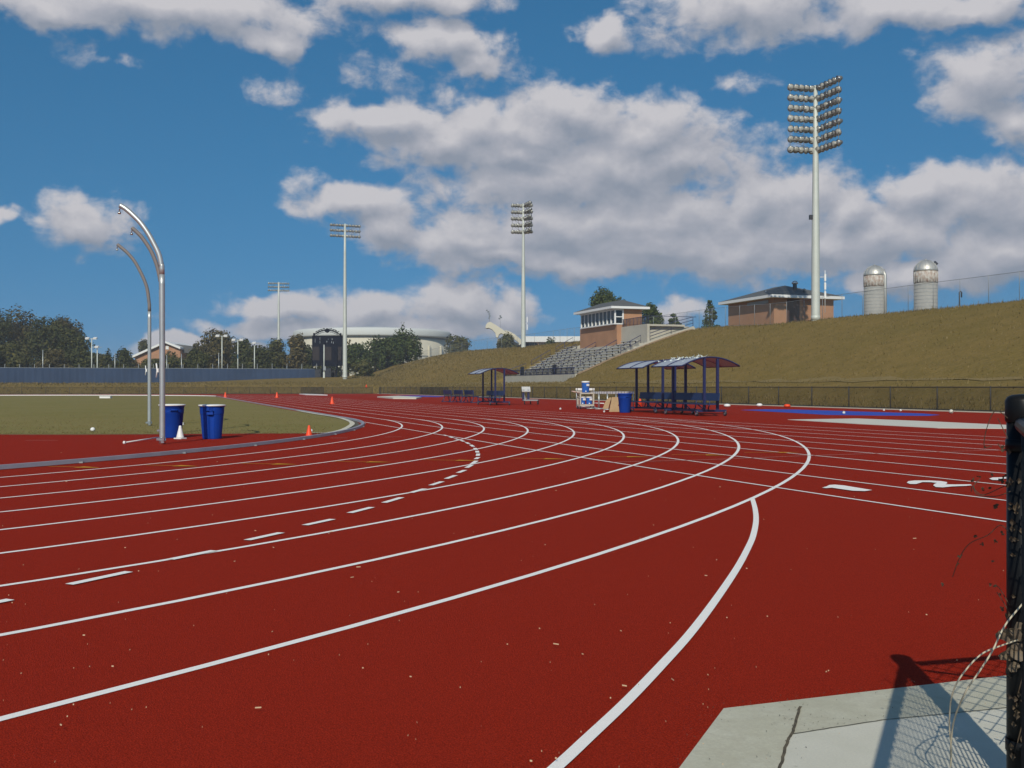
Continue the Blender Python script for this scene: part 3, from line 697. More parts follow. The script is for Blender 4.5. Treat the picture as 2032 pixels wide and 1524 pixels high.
# ------------------------------------------------------------------ floodlight masts
def lampproto():
    a = MB(); a.lathe([(.06, .32), (.12, .28), (.20, .12), (.26, 0), (.27, -.03)], seg=12, cap=True)
    return a
lamp_mesh = {}
def mast(label, px, D, basey, topy, rb, rt, arms, rows, rowgap, aim, group='floodlight masts', lam=.26, zoff=0):
    x, y = AT(px, D); z0 = ZAT(basey, D); zt = ZAT(topy, D); H = zt-z0
    t = thing('floodlight_mast', label, 'floodlight', (x, y, z0), 0, group)
    m = MB(); m.lathe([(rb*1.02, -1.5), (rb, 0), (rb*.85+rt*.15, H*.3), (rb*.3+rt*.7, H*.8), (rt, H)], seg=16); m.build('pole', 'pole', t)
    m = MB(); m.lathe([(rb*1.06, -.3), (rb*1.06, .10), (rb*.9, .14)], seg=16); m.build('base_plate', 'pole', t)
    aimv = Vector(aim).normalized(); proto = None
    zb = H-rows*rowgap+rowgap*.6
    for rI in range(rows):
        z = zb+rI*rowgap
        r = MB()
        for ad, L, n in arms:
            r.tube([(0, 0, z), (ad[0]*L, ad[1]*L, z+ad[2]*L)], .06, 6)
            if rI < rows-1:
                for k in (.45, .98): r.tube([(ad[0]*L*k, ad[1]*L*k, z), (ad[0]*L*k, ad[1]*L*k, z+rowgap)], .03, 5)
                r.tube([(0, 0, z), (ad[0]*L*.98, ad[1]*L*.98, z+rowgap)], .022, 5)
        r.build('crossarm', 'lampdark', t)
        for ad, L, n in arms:
            for k in range(n):
                s = (k+.75)/n*L
                p = (ad[0]*s, ad[1]*s, z+ad[2]*s+.05)
                jit = Vector((random.uniform(-.4, .4), random.uniform(-.4, .4), random.uniform(-.25, .25)))
                av = (Vector((ad[1], -ad[0], 0)).normalized()*(1 if ad[0] > -.5 or True else -1))
                if av.y > .1 or (abs(av.y) <= .35 and av.x > 0): av = -av
                av = (av+Vector((0, 0, -.45))+jit).normalized()
                rot = (-av).to_track_quat('Z', 'Y').to_euler()
                if proto is None:
                    o = proto = MB().lathe([(.05, lam*1.35), (lam*.45, lam*1.2), (lam*.75, lam*.6), (lam, 0)], seg=12, cap=True).build('lamp', 'lampdark', t)
                    g = MB(); g.lathe([(lam*.95, -.012), (lam*.5, -.05), (.01, -.07)], seg=12); lens = g.build('lamp_lens', 'lens', o)
                    rm = MB(); rm.lathe([(lam, -.03), (lam*1.06, -.03), (lam*1.06, .03), (lam, .03)], seg=12, cap=False); rim = rm.build('lamp_rim', 'lamp', o)
                else:
                    o = proto.copy(); COL.objects.link(o); o.parent = t
                    for ch in (lens, rim):
                        c = ch.copy(); COL.objects.link(c); c.parent = o
                o.location = p; o.rotation_euler = rot
    return t, H
tb, Hb = mast('largest floodlight mast standing on the bank by the brick building', 1618.5, DQ(1620, QC-1.0), 629, 170, .39, .17,
     [((-U[0], -U[1], 0), 3.5, 6), ((-.97, -.24, 0), 2.6, 5)], 7, .93, (-.62, -.62, -.42), lam=.31)
m = MB(); m.box((-.42, 0, (628-433)/F*97), (.3, .3, .4)); m.build('junction_box', 'dark', tb)
m = MB()
for k in range(3): m.box((.85, 0, 2.0+k*.78), (.16, .16, .62))
m.tube([(.85, 0, .4), (.85, 0, 4.2)], .03, 6); m.tube([(.2, 0, 1.7), (.85, 0, 1.7)], .03, 6); m.tube([(.2, 0, 3.6), (.85, 0, 3.6)], .03, 6); m.build('antenna', 'white', tb)
tb2, Hb2 = mast('floodlight mast on the bank left of the grandstand', 1038.5, DQ(1039, QC-1.0), 688, 404, .38, .15,
     [((-U[0], -U[1], 0), 3.4, 4), ((.85, -.5, 0), 1.6, 3), ((-.97, -.24, 0), 1.9, 4)], 5, 1.08, (-.55, -.75, -.4), lam=.32)
m = MB(); m.box((.62, 0, 3.2), (.14, .14, .9)); m.box((.62, 0, 4.4), (.14, .14, .9)); m.tube([(.2, 0, 3.8), (.62, 0, 3.8)], .03, 6); m.tube([(.62, 0, 3), (.62, 0, 4.9)], .03, 6); m.build('antenna', 'white', tb2)
mast('floodlight mast with wide flat rack right of the scoreboard', 684.5, 190, 747, 444, .40, .16, [((.93, .37, 0), 2.75, 5), ((-.93, -.37, 0), 2.6, 5)], 3, .95, (.25, -.8, -.45))
mast('farthest small floodlight mast left of the scoreboard', 553, 300, 745, 560, .42, .2, [((.97, .2, 0), 2.9, 5), ((-.97, -.2, 0), 2.9, 5)], 3, 1.0, (.3, -.8, -.45))
def courtlamp(label, px, D, topy, dbl=True):
    x, y = AT(px, D); z0 = terrain(x, y); H = ZAT(topy, D)-z0
    t = thing('court_lamp', label, 'lamp post', (x, y, z0), 0, 'small lamp posts beyond the windscreen')
    m = MB(); m.tube([(0, 0, -.3), (0, 0, H)], [.14, .09], 8); m.build('pole', 'pole', t)
    m = MB(); m.tube([(-.9, 0, H), (.9, 0, H)], .05, 6); m.build('crossarm', 'pole', t)
    for s in ((-.75, .75) if dbl else (0,)):
        m = MB(); m.box((s, -.2, H+.05), (.7, .6, .3), rx=.3); m.build('lamp', 'white', t)
courtlamp('white double lamp post in front of the big rounded olive tree', 440.5, 200, 667)
courtlamp('second white double lamp post, right of the big olive tree', 472, 205, 675)
courtlamp('faint pale lamp post at the right end of the left tree group', 182, 205, 672)
courtlamp('low faint lamp post just right of another among dark trees', 193, 202, 689, False)
courtlamp('tiny lamp post between two dark trees left of the farthest mast', 505, 215, 681, False)
for i, (px, D, ty, lab) in enumerate([(85, 198, 694, 'thin grey post rising before the left tree group'), (228, 198, 700, 'thin grey post left of the brick gable'), (360, 198, 702, 'thin grey post right of the brick gable'), (434, 199, 700, 'thin grey post beside the white double lamp post'), (331, 198, 704, 'thin grey post under the brick gable peak')]):
    x, y = AT(px, D); z0 = terrain(x, y); m = MB(); m.tube([(0, 0, -.3), (0, 0, ZAT(ty, D)-z0)], .06, 6); o = m.build('thin_post', 'galv', loc=(x, y, z0)); tag(o, lab, 'post', 'thin posts beyond the windscreen')

# ------------------------------------------------------------------ scoreboard
D = 212; x, y = AT(649.5, D); z0 = terrain(x, y); k_ = D/F
t = thing('scoreboard', 'dark navy scoreboard on legs with an arched lettered top and round emblem', 'scoreboard', (x, y, z0), .05)
def zz(py): return ZAT(py, D)-z0
m = MB(); m.box((0, .3, (zz(666)+zz(726))/2), (60*k_, .5, zz(666)-zz(726))); m.build('cabinet', 'score', t)
for i, (a, b) in enumerate([(-29, -15.5), (-7.5, 8), (21, 29)]):
    m = MB(); m.box(((a+b)/2*k_, .03, (zz(688)+zz(715))/2), ((b-a)*k_, .05, zz(688)-zz(715))); m.build('message_panel', 'scorepan', t)
m = MB()
for (a, py, w, h) in [(-14.5, 672, .8, 6), (-14.5, 679, .8, 5), (-1, 678, 1.5, 3), (9.5, 673, 1.6, 3), (8.5, 679, 1.2, 4), (12, 680, 1.2, 4), (-24, 676, .8, 8), (2, 673, .7, 2)]:
    m.box((a*k_, .03, zz(py)), (w*k_, .05, h*k_))
m.build('score_digits', mat('dim_white_digits', (.20, .22, .23), .6), t)
for a in (-9.5, 18.5, 28):
    m = MB(); m.box((a*k_, -.1, zz(700)/2+.2), (2.6*k_ if a != 28 else .8*k_, .25, zz(700)+.8)); m.build('leg', 'score', t)
m = MB(); arc = [(s*25*k_, 0, zz(664)+(1-s*s)*9*k_) for s in [-1+i/10 for i in range(21)]]; m.tube(arc, .10, 6)
m.tube([(p[0], 0, p[2]-.35) for p in arc], .05, 6)
for s in (-1, 1): m.box((s*26*k_, 0, zz(664)), (.35, .3, .6))
m.build('arch_frame', 'score', t)
m = MB()
for i in range(-9, 10):
    if abs(i) < 2: continue
    s = i/10.5
    hh = .62; zc = zz(664)+(1-s*s)*9*k_+.12
    m.box((s*25*k_-.08, -.08, zc), (.10, .1, hh)); m.box((s*25*k_+.10, -.08, zc+(.2 if i % 2 else -.2)), (.24, .1, .12)); m.box((s*25*k_+.10, -.08, zc+(.0 if i % 3 else .25)), (.2, .1, .1))
m.build('arch_lettering', 'score', t)
m = MB(); m.lathe([(.46, -.12), (.46, .12)], c=(0, -.1, zz(656)), seg=20, Mx=Matrix.Rotation(pi/2, 3, 'X')); m.build('round_emblem', 'score', t)
# cabinets and post in front of it
x, y = AT(643, 196); z0 = terrain(x, y)
t = thing('utility_post', 'pale utility post with a small meter box before the scoreboard', 'post', (x, y, z0))
m = MB(); m.tube([(0, 0, -.3), (0, 0, ZAT(684, 196)-z0)], [.14, .09], 8); m.build('post', 'pole', t)
m = MB(); m.box((.12, -.1, ZAT(731, 196)-z0), (.45, .3, .75)); m.build('meter_box', 'grey', t)
m = MB(); m.box((0, 0, .5), (.3, .3, 1.1)); m.build('post_foot', 'pole', t)
for px, py, w, h, lab in [(631, 739, 11, 13, 'dark cabinet at the right end of the blue windscreen'), (651, 738, 14, 15, 'dark box with slanted side below the scoreboard'), (660, 742, 12, 14, 'grey-green utility box right of the dark boxes below the scoreboard')]:
    D = 203 if 'grey' not in lab else 205; x, y = AT(px, D); z = ZAT(py+h/2, D)
    t = thing('utility_box', lab, 'utility box', (x, y, z), random.uniform(-.2, .2))
    m = MB(); m.box((0, 0, h*D/F/2-.15), (w*D/F, .8, h*D/F+.3)); m.build('housing', 'dark' if 'dark' in lab else 'grey', t)
    m = MB(); m.box((0, 0, h*D/F+.04), (w*D/F+.12, .95, .06)); m.box((w*D/F*.3, -.43, h*D/F*.5), (.08, .05, .3)); m.build('lid', 'score' if 'dark' in lab else 'galv', t)

# ------------------------------------------------------------------ distant buildings
# round arena
D = 452; x, y = AT(739.5, D); zb = 3.0
t = thing('round_arena', 'large round cream arena with a broad pale roof band behind the trees', 'arena', (x, y, zb))
R_ = 33.4; zt = ZAT(657.5, D)-zb; zm = ZAT(670.5, D)-zb
m = MB(); m.lathe([(R_-1.2, 0), (R_-1.2, zm-.4)], seg=96); m.build('wall', 'cream', t)
m = MB(); m.lathe([(R_-1.0, zm-.6), (R_-.1, zm-.5), (R_, zm), (R_, zt-1.0), (R_-.5, zt-.3), (R_-1.8, zt), (R_*.5, zt+1.0), (.1, zt+1.4)], seg=96, cap=False)
m.build('roof_band', mat('arena_roof', (.56, .58, .56), .8, noise=[(.05, .4, (.50, .52, .51))]), t)
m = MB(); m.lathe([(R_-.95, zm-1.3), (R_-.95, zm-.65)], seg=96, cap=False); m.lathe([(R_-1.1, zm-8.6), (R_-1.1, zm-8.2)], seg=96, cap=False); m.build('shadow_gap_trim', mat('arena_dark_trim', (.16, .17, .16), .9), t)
for k in range(24):
    a = k/24*2*pi+.13; m = MB(); m.box((cos(a)*(R_-1), sin(a)*(R_-1), (zm-4)/2), (.9, .7, zm-4), rz=a); m.build('pilaster', 'cream', t)
m = MB()
for k in range(24):
    a = (k+.5)/24*2*pi+.13; m.box((cos(a)*(R_-1.15), sin(a)*(R_-1.15), (zm-8.6)/2+.2), (.25, 5.6, zm-9.2), rz=a)
m.build('lower_wall_panel', mat('arena_panel', (.62, .60, .52), .9), t)
m = MB()
# stadium rib
D = 340; x, y = AT(990, D)
t = thing('stadium_rib', 'curved cream concrete end of a distant stadium upper deck', 'stadium', (x, y, 0))
def ex(pxs, D, depth, y0=0):
    n = len(pxs); vs = [((px-990)/F*D, y0, ZAT(py, D)) for px, py in pxs]; m = MB()
    vs = vs+[(a, b+depth, c) for a, b, c in vs]
    m.add(vs, [tuple(range(n))[::-1], tuple(range(n, 2*n))]+[(i, (i+1) % n, n+(i+1) % n, n+i) for i in range(n)]); return m
ex([(963, 650), (964.5, 644), (968, 640), (973, 638.5), (986, 646), (1002, 657), (1016, 668), (1019, 674), (1013, 673), (1004, 665), (994, 661), (990, 664), (988, 670), (984.5, 669), (983, 661), (977, 654), (970, 650.5), (966, 651)], D, 5).build('deck_rib', 'cream', t)
ex([(1001, 652), (1011, 655), (1022, 661), (1036, 673), (1036, 690), (1030, 690), (1030, 678), (1018, 668), (1006, 657)], D, 4, 8).build('deck_slab', 'cream', t)
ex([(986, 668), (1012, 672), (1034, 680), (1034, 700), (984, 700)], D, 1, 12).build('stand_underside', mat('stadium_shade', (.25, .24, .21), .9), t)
t = thing('stadium_light_rack', 'faint thin stadium lights above the curved concrete rib', 'floodlight', (*AT(971, 360), 0))
for (dx, py) in [(-5, 616), (-2, 619), (0, 623), (1, 627), (0, 631), (22, 627), (24, 630), (20, 632)]:
    m = MB(); m.box((dx*.17, 0, ZAT(py, 360)), (.45, .4, .5), rz=.4); m.build('lamp', 'grey', t)
m = MB(); m.tube([(0, 0, ZAT(642, 360)), (0, 0, ZAT(616, 360))], .06, 5); m.tube([(22*.17, 0, ZAT(650, 360)), (22*.17, 0, ZAT(627, 360))], .05, 5); m.build('mast_pole', 'grey', t)
# long low building
D = 300; x, y = AT(1100, D)
t = thing('flat_roofed_building', 'long low building with white flat roof band left of the press box', 'building', (x, y, 7))
w = 125/F*D; zt = ZAT(667.5, D)-7
m = MB(); m.box((0, 5, (zt-1.6)/2), (w-1, 10, zt-1.6)); m.build('wall', 'brick', t)
m = MB(); m.box((0, 5, zt-.8), (w, 11.5, 1.6)); m.build('roof_band', 'whitetrim', t)
for k in range(5):
    m = MB(); m.box((-w*.4+k*w*.2, -.03, zt-2.6), (1.6, .08, 1.0)); m.build('window', 'glass', t)
# brick gable
D = 290; x, y = AT(322, D)
t = thing('gabled_building', 'orange brick building with white-trimmed gable roof among the trees', 'building', (x, y, 1.7))
def gz(py): return ZAT(py, D)-1.7
kx = D/F
fr = [(-56, 707), (8, 678.5), (60, 693), (60, 760), (-56, 760)]
def exl(pxs, y0, y1):
    n = len(pxs); vs = [(a*kx, y0, gz(b)) for a, b in pxs]+[(a*kx, y1, gz(b)) for a, b in pxs]; m = MB()
    m.add(vs, [tuple(range(n))[::-1], tuple(range(n, 2*n))]+[(i, (i+1) % n, n+(i+1) % n, n+i) for i in range(n)]); return m
exl([(-54, 711), (8, 683), (36, 691), (36, 764), (-54, 764)], 0, 18).build('wall', 'brick', t)
exl([(-58, 706), (8, 677), (8, 681), (-58, 710.5)], -1, 18.5).build('roof', 'whitetrim', t)
exl([(8, 677), (38, 689), (38, 693), (8, 681)], -1, 18.5).build('roof', 'whitetrim', t)
exl([(8, 680), (58, 687), (62, 700), (38, 700)], 2, 22).build('rear_roof', 'shingle', t)
m = MB(); m.box((10*kx, -.05, gz(690)), (.8, .1, .9)); m.build('vent', 'whitetrim', t)

# silos
def silo(label, px, D, topy, rpx, chute):
    x, y = AT(px, D); z0 = 8.0; t = thing('silo', label, 'silo', (x, y, z0), 0, 'old farm silos on the hill')
    R = rpx/F*D; H = ZAT(topy, D)-z0; zs = H-R*.98
    m = MB(); m.lathe([(R, -3), (R, zs-2.7)], seg=40)
    m.build('stave_wall', 'silo', t)
    m = MB()
    k = 0
    while k < zs-2.7: m.lathe([(R+.03, k), (R+.03, k+.06)], seg=40, cap=False); k += .8
    m.build('steel_hoop', 'grey', t)
    m = MB(); m.lathe([(R+.02, zs-2.7), (R+.02, zs)], seg=40)
    for k in range(22):
        a = k/22*2*pi; m.box((cos(a)*(R+.03), sin(a)*(R+.03), zs-1.3), (.12, .12, 2.4), rz=a)
    m.build('rusty_panel_band', 'rust', t)
    m = MB(); m.lathe([((R+.06)*cos(a), zs+(R+.06)*sin(a)*.98) for a in [i*pi/2/12 for i in range(12)]]+[(.25, zs+R), (.25, zs+R+.25), (.02, zs+R+.3)], seg=40); m.build('dome', 'dome', t)
    m = MB()
    for k in range(16):
        a = k/16*2*pi; m.tube([(cos(a)*(R+.09)*cos(b), sin(a)*(R+.09)*cos(b), zs+(R+.08)*sin(b)) for b in [i*pi/2/8 for i in range(8)]], .035, 4)
    m.build('dome_seam', 'dome', t)
    if chute:
        m = MB(); m.tube([(R*.75, -R*.75, 1.2), (R*.75, -R*.75, zs), (R*.6, -R*.6, zs+R*.55)], .42, 10); m.build('filler_chute', 'dome', t)
        m = MB(); m.box((R*.78, -R*.78, 1.0), (1.0, .8, .7)); m.build('chute_foot', 'dark', t)
    else:
        m = MB(); m.box((R*.72, -R*.15, zs+R*.62), (.9, .8, 1.2), ry=.7); m.build('dome_hatch', 'dark', t)
silo('left silo with silver dome and side filler chute', 1735.5, 255, 527.5, 20.5, True)
silo('right taller silo with silver dome and rust-streaked band', 1837, 240, 517, 22.3, False)
x, y = AT(1904, 130); z0 = terrain(x, y)
t = thing('vent_pipe', 'short dark bent vent pipe standing on the hilltop', 'pipe', (x, y, z0))
m = MB(); m.tube([(0, 0, -.5), (0, 0, ZAT(580, 130)-z0), (.12, 0, ZAT(578, 130)-z0), (.25, 0, ZAT(580, 130)-z0), (.25, 0, ZAT(590, 130)-z0)], .09, 8); m.build('pipe', 'dark', t)
m = MB(); m.box((0, 0, .2), (.5, .5, .5)); m.build('pipe_base', 'dark', t)

# ------------------------------------------------------------------ brick service building
def hiproof(x0, x1, y0, y1, z, h, ov):
    m = MB(); X0, X1, Y0, Y1 = x0-ov, x1+ov, y0-ov, y1+ov; ins = min(X1-X0, Y1-Y0)/2
    if X1-X0 > Y1-Y0: r = [(X0+ins, (Y0+Y1)/2, z+h), (X1-ins, (Y0+Y1)/2, z+h)]
    else: r = [((X0+X1)/2, Y0+ins, z+h), ((X0+X1)/2, Y1-ins, z+h)]
    vs = [(X0, Y0, z), (X1, Y0, z), (X1, Y1, z), (X0, Y1, z)]+r
    if X1-X0 > Y1-Y0: fs = [(0, 1, 5, 4), (1, 2, 5), (2, 3, 4, 5), (3, 0, 4), (3, 2, 1, 0)]
    else: fs = [(0, 1, 4), (1, 2, 5, 4), (2, 3, 5), (3, 0, 4, 5), (3, 2, 1, 0)]
    return m.add(vs, fs)
def fascia(x0, x1, y0, y1, z, ov, h):
    m = MB(); X0, X1, Y0, Y1 = x0-ov, x1+ov, y0-ov, y1+ov
    m.box(((X0+X1)/2, Y0-.04, z-h/2), (X1-X0+.16, .08, h)); m.box(((X0+X1)/2, Y1+.04, z-h/2), (X1-X0+.16, .08, h))
    m.box((X0-.04, (Y0+Y1)/2, z-h/2), (.08, Y1-Y0, h)); m.box((X1+.04, (Y0+Y1)/2, z-h/2), (.08, Y1-Y0, h))
    m.box(((X0+X1)/2, (Y0+Y1)/2, z-h+.03), (X1-X0-.02, Y1-Y0-.02, .05)); return m
D = 112.5; x, y = AT(1536, D); z0 = 8.0
t = thing('service_building', 'brick building with grey hip roof on the bank beside the big mast', 'building', (x, y, z0), ROT)
# local x = away (V), local y = along the straight (U); near corner at the origin
WX, WY = 7.4, 9.6; ze = ZAT(586.5, D)-z0
m = MB(); m.box((WX/2, WY/2, ze/2-.5), (WX, WY, ze+1)); m.build('wall', 'brick', t)
fascia(0, WX, 0, WY, ze+.05, .75, .30).build('fascia', 'whitetrim', t)
hiproof(0, WX, 0, WY, ze+.06, 1.45, .82).build('roof', 'shingle', t)
m = MB(); m.box((2.35, -.02, ze/2-.4), (1.5, .08, ze+.2)); m.build('recess_shade', 'recess', t)  # flat dark panel, the shade of a wall recess put into its colour
m = MB(); m.box((-.04, 3.2, ze-.55), (.1, 4.2, .35)); m.build('high_window', mat('pale_louvre', (.30, .34, .36), .6), t)
m = MB(); m.lathe([(.22, 0), (.22, .75), (.34, .8), (.34, .95), (.2, 1.1), (.03, 1.15)], c=(3.6, 1.6, ze+.7), seg=14); m.build('roof_flue', 'lamp', t)
m = MB(); m.lathe([(.14, 0), (.14, .3), (.22, .35), (.03, .45)], c=(4.1, .6, ze+.5), seg=12); m.build('roof_vent', 'lamp', t)
m = MB(); m.lathe([(.06, 0), (.06, .3)], c=(1.6, 4.2, ze+.6), seg=8); m.build('roof_vent', 'whitetrim', t)

# ------------------------------------------------------------------ grandstand
ta, tb_ = STA, STB
SL = tb_-ta
gx, gy = QT(SQ, ta); 
st = thing('grandstand', 'concrete grandstand with rows of metal benches set into the grass bank', 'grandstand', (gx, gy, 0), ROT)
zf = ZAT(742.5, DQ(1139, SQ))        # top of front wall
m = MB(); m.box((.15, SL/2, zf/2+.1), (.3, SL, zf-.2+.0)); m.build('front_wall', 'wallconc', st)
rows = 10; run = .70; rise = (6.15-zf)/rows
m = MB(); poly = [(.3, 0)]
for k in range(rows):
    poly += [(.3+1.1+k*run, zf-.25+k*rise) if k == 0 else (.3+1.1+k*run, zf-.25+k*rise)]
    poly += [(.3+1.1+k*run, zf-.25+(k+1)*rise)]
xe = .3+1.1+rows*run
poly = [(.3, .5), (.3, zf-.25)]+poly[1:]+[(xe+3.0, zf-.25+rows*rise), (xe+3.0, .5)]
n = len(poly); vs = [(a, 0, b) for a, b in poly]+[(a, SL, b) for a, b in poly]
m.add(vs, [tuple(range(n)), tuple(range(n, 2*n))[::-1]]+[(i, n+i, n+(i+1) % n, (i+1) % n) for i in range(n)]); m.build('concrete_steps', 'wallconc', st)
pb0 = toQT(*AT(1224, DQ(1224, 50)))[1]-ta; pb1 = toQT(*AT(1151, DQ(1151, 50)))[1]-ta
for k in range(rows):
    xs = .3+1.1+k*run+.42; z = zf-.25+(k+1)*rise+.36
    segs = [(1.5, SL*.24), (SL*.24+1.0, SL*.50), (SL*.50+1.0, SL*.76), (SL*.76+1.0, SL-.5)]
    if xs > 7.3: segs = [s for s in segs if not (s[1] > pb0-.5 and s[0] < pb1+.3)] or []
    for a, b in segs:
        m = MB(); m.box((xs, (a+b)/2, z), (.26, b-a, .05)); m.box((xs-.33, (a+b)/2, z-.26), (.2, b-a, .035)); bo = m.build('bench', 'alu', st)
        m = MB(); m.box((xs+.02, (a+b)/2, z-.045), (.06, b-a-.1, .035)); c = a+.4
        while c < b: m.box((xs+.02, c, z-.2), (.10, .06, .34)); m.box((xs-.12, c, z-.06), (.18, .05, .05)); c += 1.6
        m.build('bench_bracket', 'dark', bo)
# side wall of steps (right end), taller kerb following the rake
def sidewall(yc, w, up, name):
    m = MB(); pl = [(.0, .3), (.0, zf+.05), (.3+1.1, zf+.05+up*.2)]
    pl += [(xe, zf-.25+rows*rise+up*.4), (14.2, 7.85), (14.6, 7.4), (14.6, .3)]
    n = len(pl); m.add([(a, yc, b) for a, b in pl]+[(a, yc+w, b) for a, b in pl], [tuple(range(n)), tuple(range(n, 2*n))[::-1]]+[(i, n+i, n+(i+1) % n, (i+1) % n) for i in range(n)])
    m.build(name, 'wallconc', st)
sidewall(-.35, .35, .18, 'side_wall'); sidewall(SL, .3, .05, 'side_wall')
m = MB(); m.box((xe+.3, (pb0)/2-.1, (6.0+7.95)/2), (.3, pb0+.3, 2.1)); m.build('walkway_wall', 'wallconc', st)
m = MB(); m.box((xe+2.6, pb0/2-.1, 7.9), (4.3, pb0+.3, .2)); m.build('walkway_deck', 'wallconc', st)
m = MB(); m.box((xe+3.0, .35, 6.9), (5.1, .25, 1.85)); m.build('return_wall', 'wallconc', st)
m = MB(); m.add([(0, .0, zf), (0, SL, zf), (0, SL, zf+.72), (0, 0, zf+.72)], [(0, 1, 2, 3)]); m.build('front_railing_mesh', 'meshstand', st)
m = MB(); m.tube([(0, 0, zf+.74), (0, SL, zf+.74)], .035, 6); m.tube([(0, 0, zf+.05), (0, SL, zf+.05)], .03, 6)
for k in range(13): m.tube([(0, SL*k/12, zf), (0, SL*k/12, zf+.74)], .03, 6)
m.build('front_railing', 'navy', st)
for y0 in (SL*.33-1.6, SL*.80-1.5):     # taller guards at the foot of the aisles
    m = MB(); m.box((.35, y0+.6, zf+.6), (.05, 1.3, 1.1)); m.build('aisle_guard', 'dark', st)
def zrow(x): return zf-.25+max(0, (x-1.4)/run)*rise
def handrail(x0, x1, yc, h=.85, name='handrail'):
    m = MB(); p = [(x0, yc, zrow(x0)+.1), (x0, yc, zrow(x0)+h+.1), (x1, yc, zrow(x1)+h+.1), (x1, yc, zrow(x1)+.1)]
    m.tube(p, .035, 6); m.tube([(x0, yc, zrow(x0)+h*.55), (x1, yc, zrow(x1)+h*.55)], .028, 6)
    m.tube([((x0+x1)/2, yc, zrow((x0+x1)/2)), ((x0+x1)/2, yc, zrow((x0+x1)/2)+h+.1)], .03, 6); m.build(name, 'navy', st)
for yc in (SL*.24+.5, SL*.50+.5, SL*.76+.5):
    for (a, b) in ((2.0, 4.6), (5.2, 7.8)): handrail(a, b, yc)
for (a, b) in ((.6, 3), (3.8, 6.4), (7.2, 9.6)): handrail(a, b, SL+.6, 1.0)
for (a, b) in ((5.6, 8.0),):
    handrail(a, b, .25, 1.0)
m = MB()
for hh in (.35, .7, 1.05): m.tube([(8.9, -.18, 6.3+hh), (11.5, -.18, 7.15+hh), (14.2, -.18, 7.85+hh)], .03, 6)
for xx, z_ in ((8.9, 6.3), (11.5, 7.15), (14.2, 7.85)): m.tube([(xx, -.18, z_-.2), (xx, -.18, z_+1.05)], .03, 6)
m.build('stair_rail', 'navy', st)
m = MB(); m.tube([(xe+.3, -.2, 8.9), (xe+.3, pb0, 8.9)], .03, 6); m.tube([(xe+.3, -.2, 8.9), (14.6, -.2, 8.9)], .03, 6)
for k in range(8): m.tube([(xe+.3, -.2+k*pb0/7, 7.9), (xe+.3, -.2+k*pb0/7, 8.9)], .025, 5)
m.build('walkway_railing', 'navy', st)
m = MB(); m.add([(xe+.3, -.2, 7.95), (xe+.3, pb0, 7.95), (xe+.3, pb0, 8.88), (xe+.3, -.2, 8.88)], [(0, 1, 2, 3)]); m.build('walkway_railing_mesh', 'meshstand', st)
# soil strip beside the steps
m = MB(); pl = []
for k in range(24):
    xx = .2+k*.6; w = random.uniform(.35, .75); a = QT(SQ+xx, ta-.33); b = QT(SQ+xx, ta-.35-w)
    pl.append(((a[0], a[1], terrain(*a)+.12), (b[0], b[1], terrain(*b)+.03)))
vs = [p for ab in pl for p in ab]; m.add(vs, [(2*i, 2*i+1, 2*i+3, 2*i+2) for i in range(len(pl)-1)]); m.build('soil_strip', 'soil', kind='structure')

# press box
px0, py0 = QT(50.0, ta+pb0)
D = sqrt(px0**2+py0**2)*1.0
t = thing('press_box', 'brick press box with white-framed window band and grey hip roof atop the grandstand', 'press box', (px0, py0, 5.6), ROT)
LBX = pb1-pb0; Dn = DQ(1222, 50)
zbk = ZAT(643.7, Dn)-5.6; zw = ZAT(614, Dn)-5.6
m = MB(); m.box((1.9, LBX/2, zbk/2), (3.8, LBX, zbk)); m.build('lower_wall', 'brick', t)
uo = -.30; dep = 3.5; yl = LBX-1.0
m = MB(); m.box((uo+1.05+(dep-1.05)/2, yl/2, (zbk+zw)/2+.02), (dep-1.05, yl, zw-zbk)); m.build('upper_wall', 'brick', t)
m = MB(); m.box((uo+.6, yl/2, (zbk+zw)/2), (.9, yl-.1, zw-zbk-.06)); m.build('window_glass', 'glass', t)
m = MB(); m.box((uo+.05+.5, yl/2, zbk+.06), (1.25, yl+.1, .13)); m.box((uo+.55, yl/2, zw-.04), (1.25, yl+.1, .12)); m.build('window_sill', 'whitetrim', t)
nw = 9
for k in range(nw+1):
    m = MB(); m.box((uo+.08, k*yl/nw, (zbk+zw)/2), (.14, .12 if k else .2, zw-zbk-.1)); m.build('window_mullion', 'whitetrim', t)
for k in range(nw):
    m = MB(); m.box((uo+.1, (k+.5)*yl/nw, zbk+(zw-zbk)*.68), (.05, yl/nw-.14, (zw-zbk)*.58)); m.build('louvre', 'panel', t)
m = MB(); m.box((uo+.55, -.02, (zbk+zw)/2), (.95, .1, .10)); m.box((uo+1.06, -.02, (zbk+zw)/2), (.16, .12, zw-zbk)); m.box((uo+.06, -.02, (zbk+zw)/2), (.16, .12, zw-zbk)); m.build('side_window_frame', 'whitetrim', t)
fascia(uo, uo+dep, 0, yl, zw+.32, .62, .26).build('fascia', 'whitetrim', t)
hiproof(uo, uo+dep, 0, yl, zw+.33, .95, .68).build('roof', 'shingle', t)
m = MB(); m.box((uo+dep/2, yl/2, zw+.06), (dep-.1, yl-.1, .2)); m.build('soffit', 'whitetrim', t)

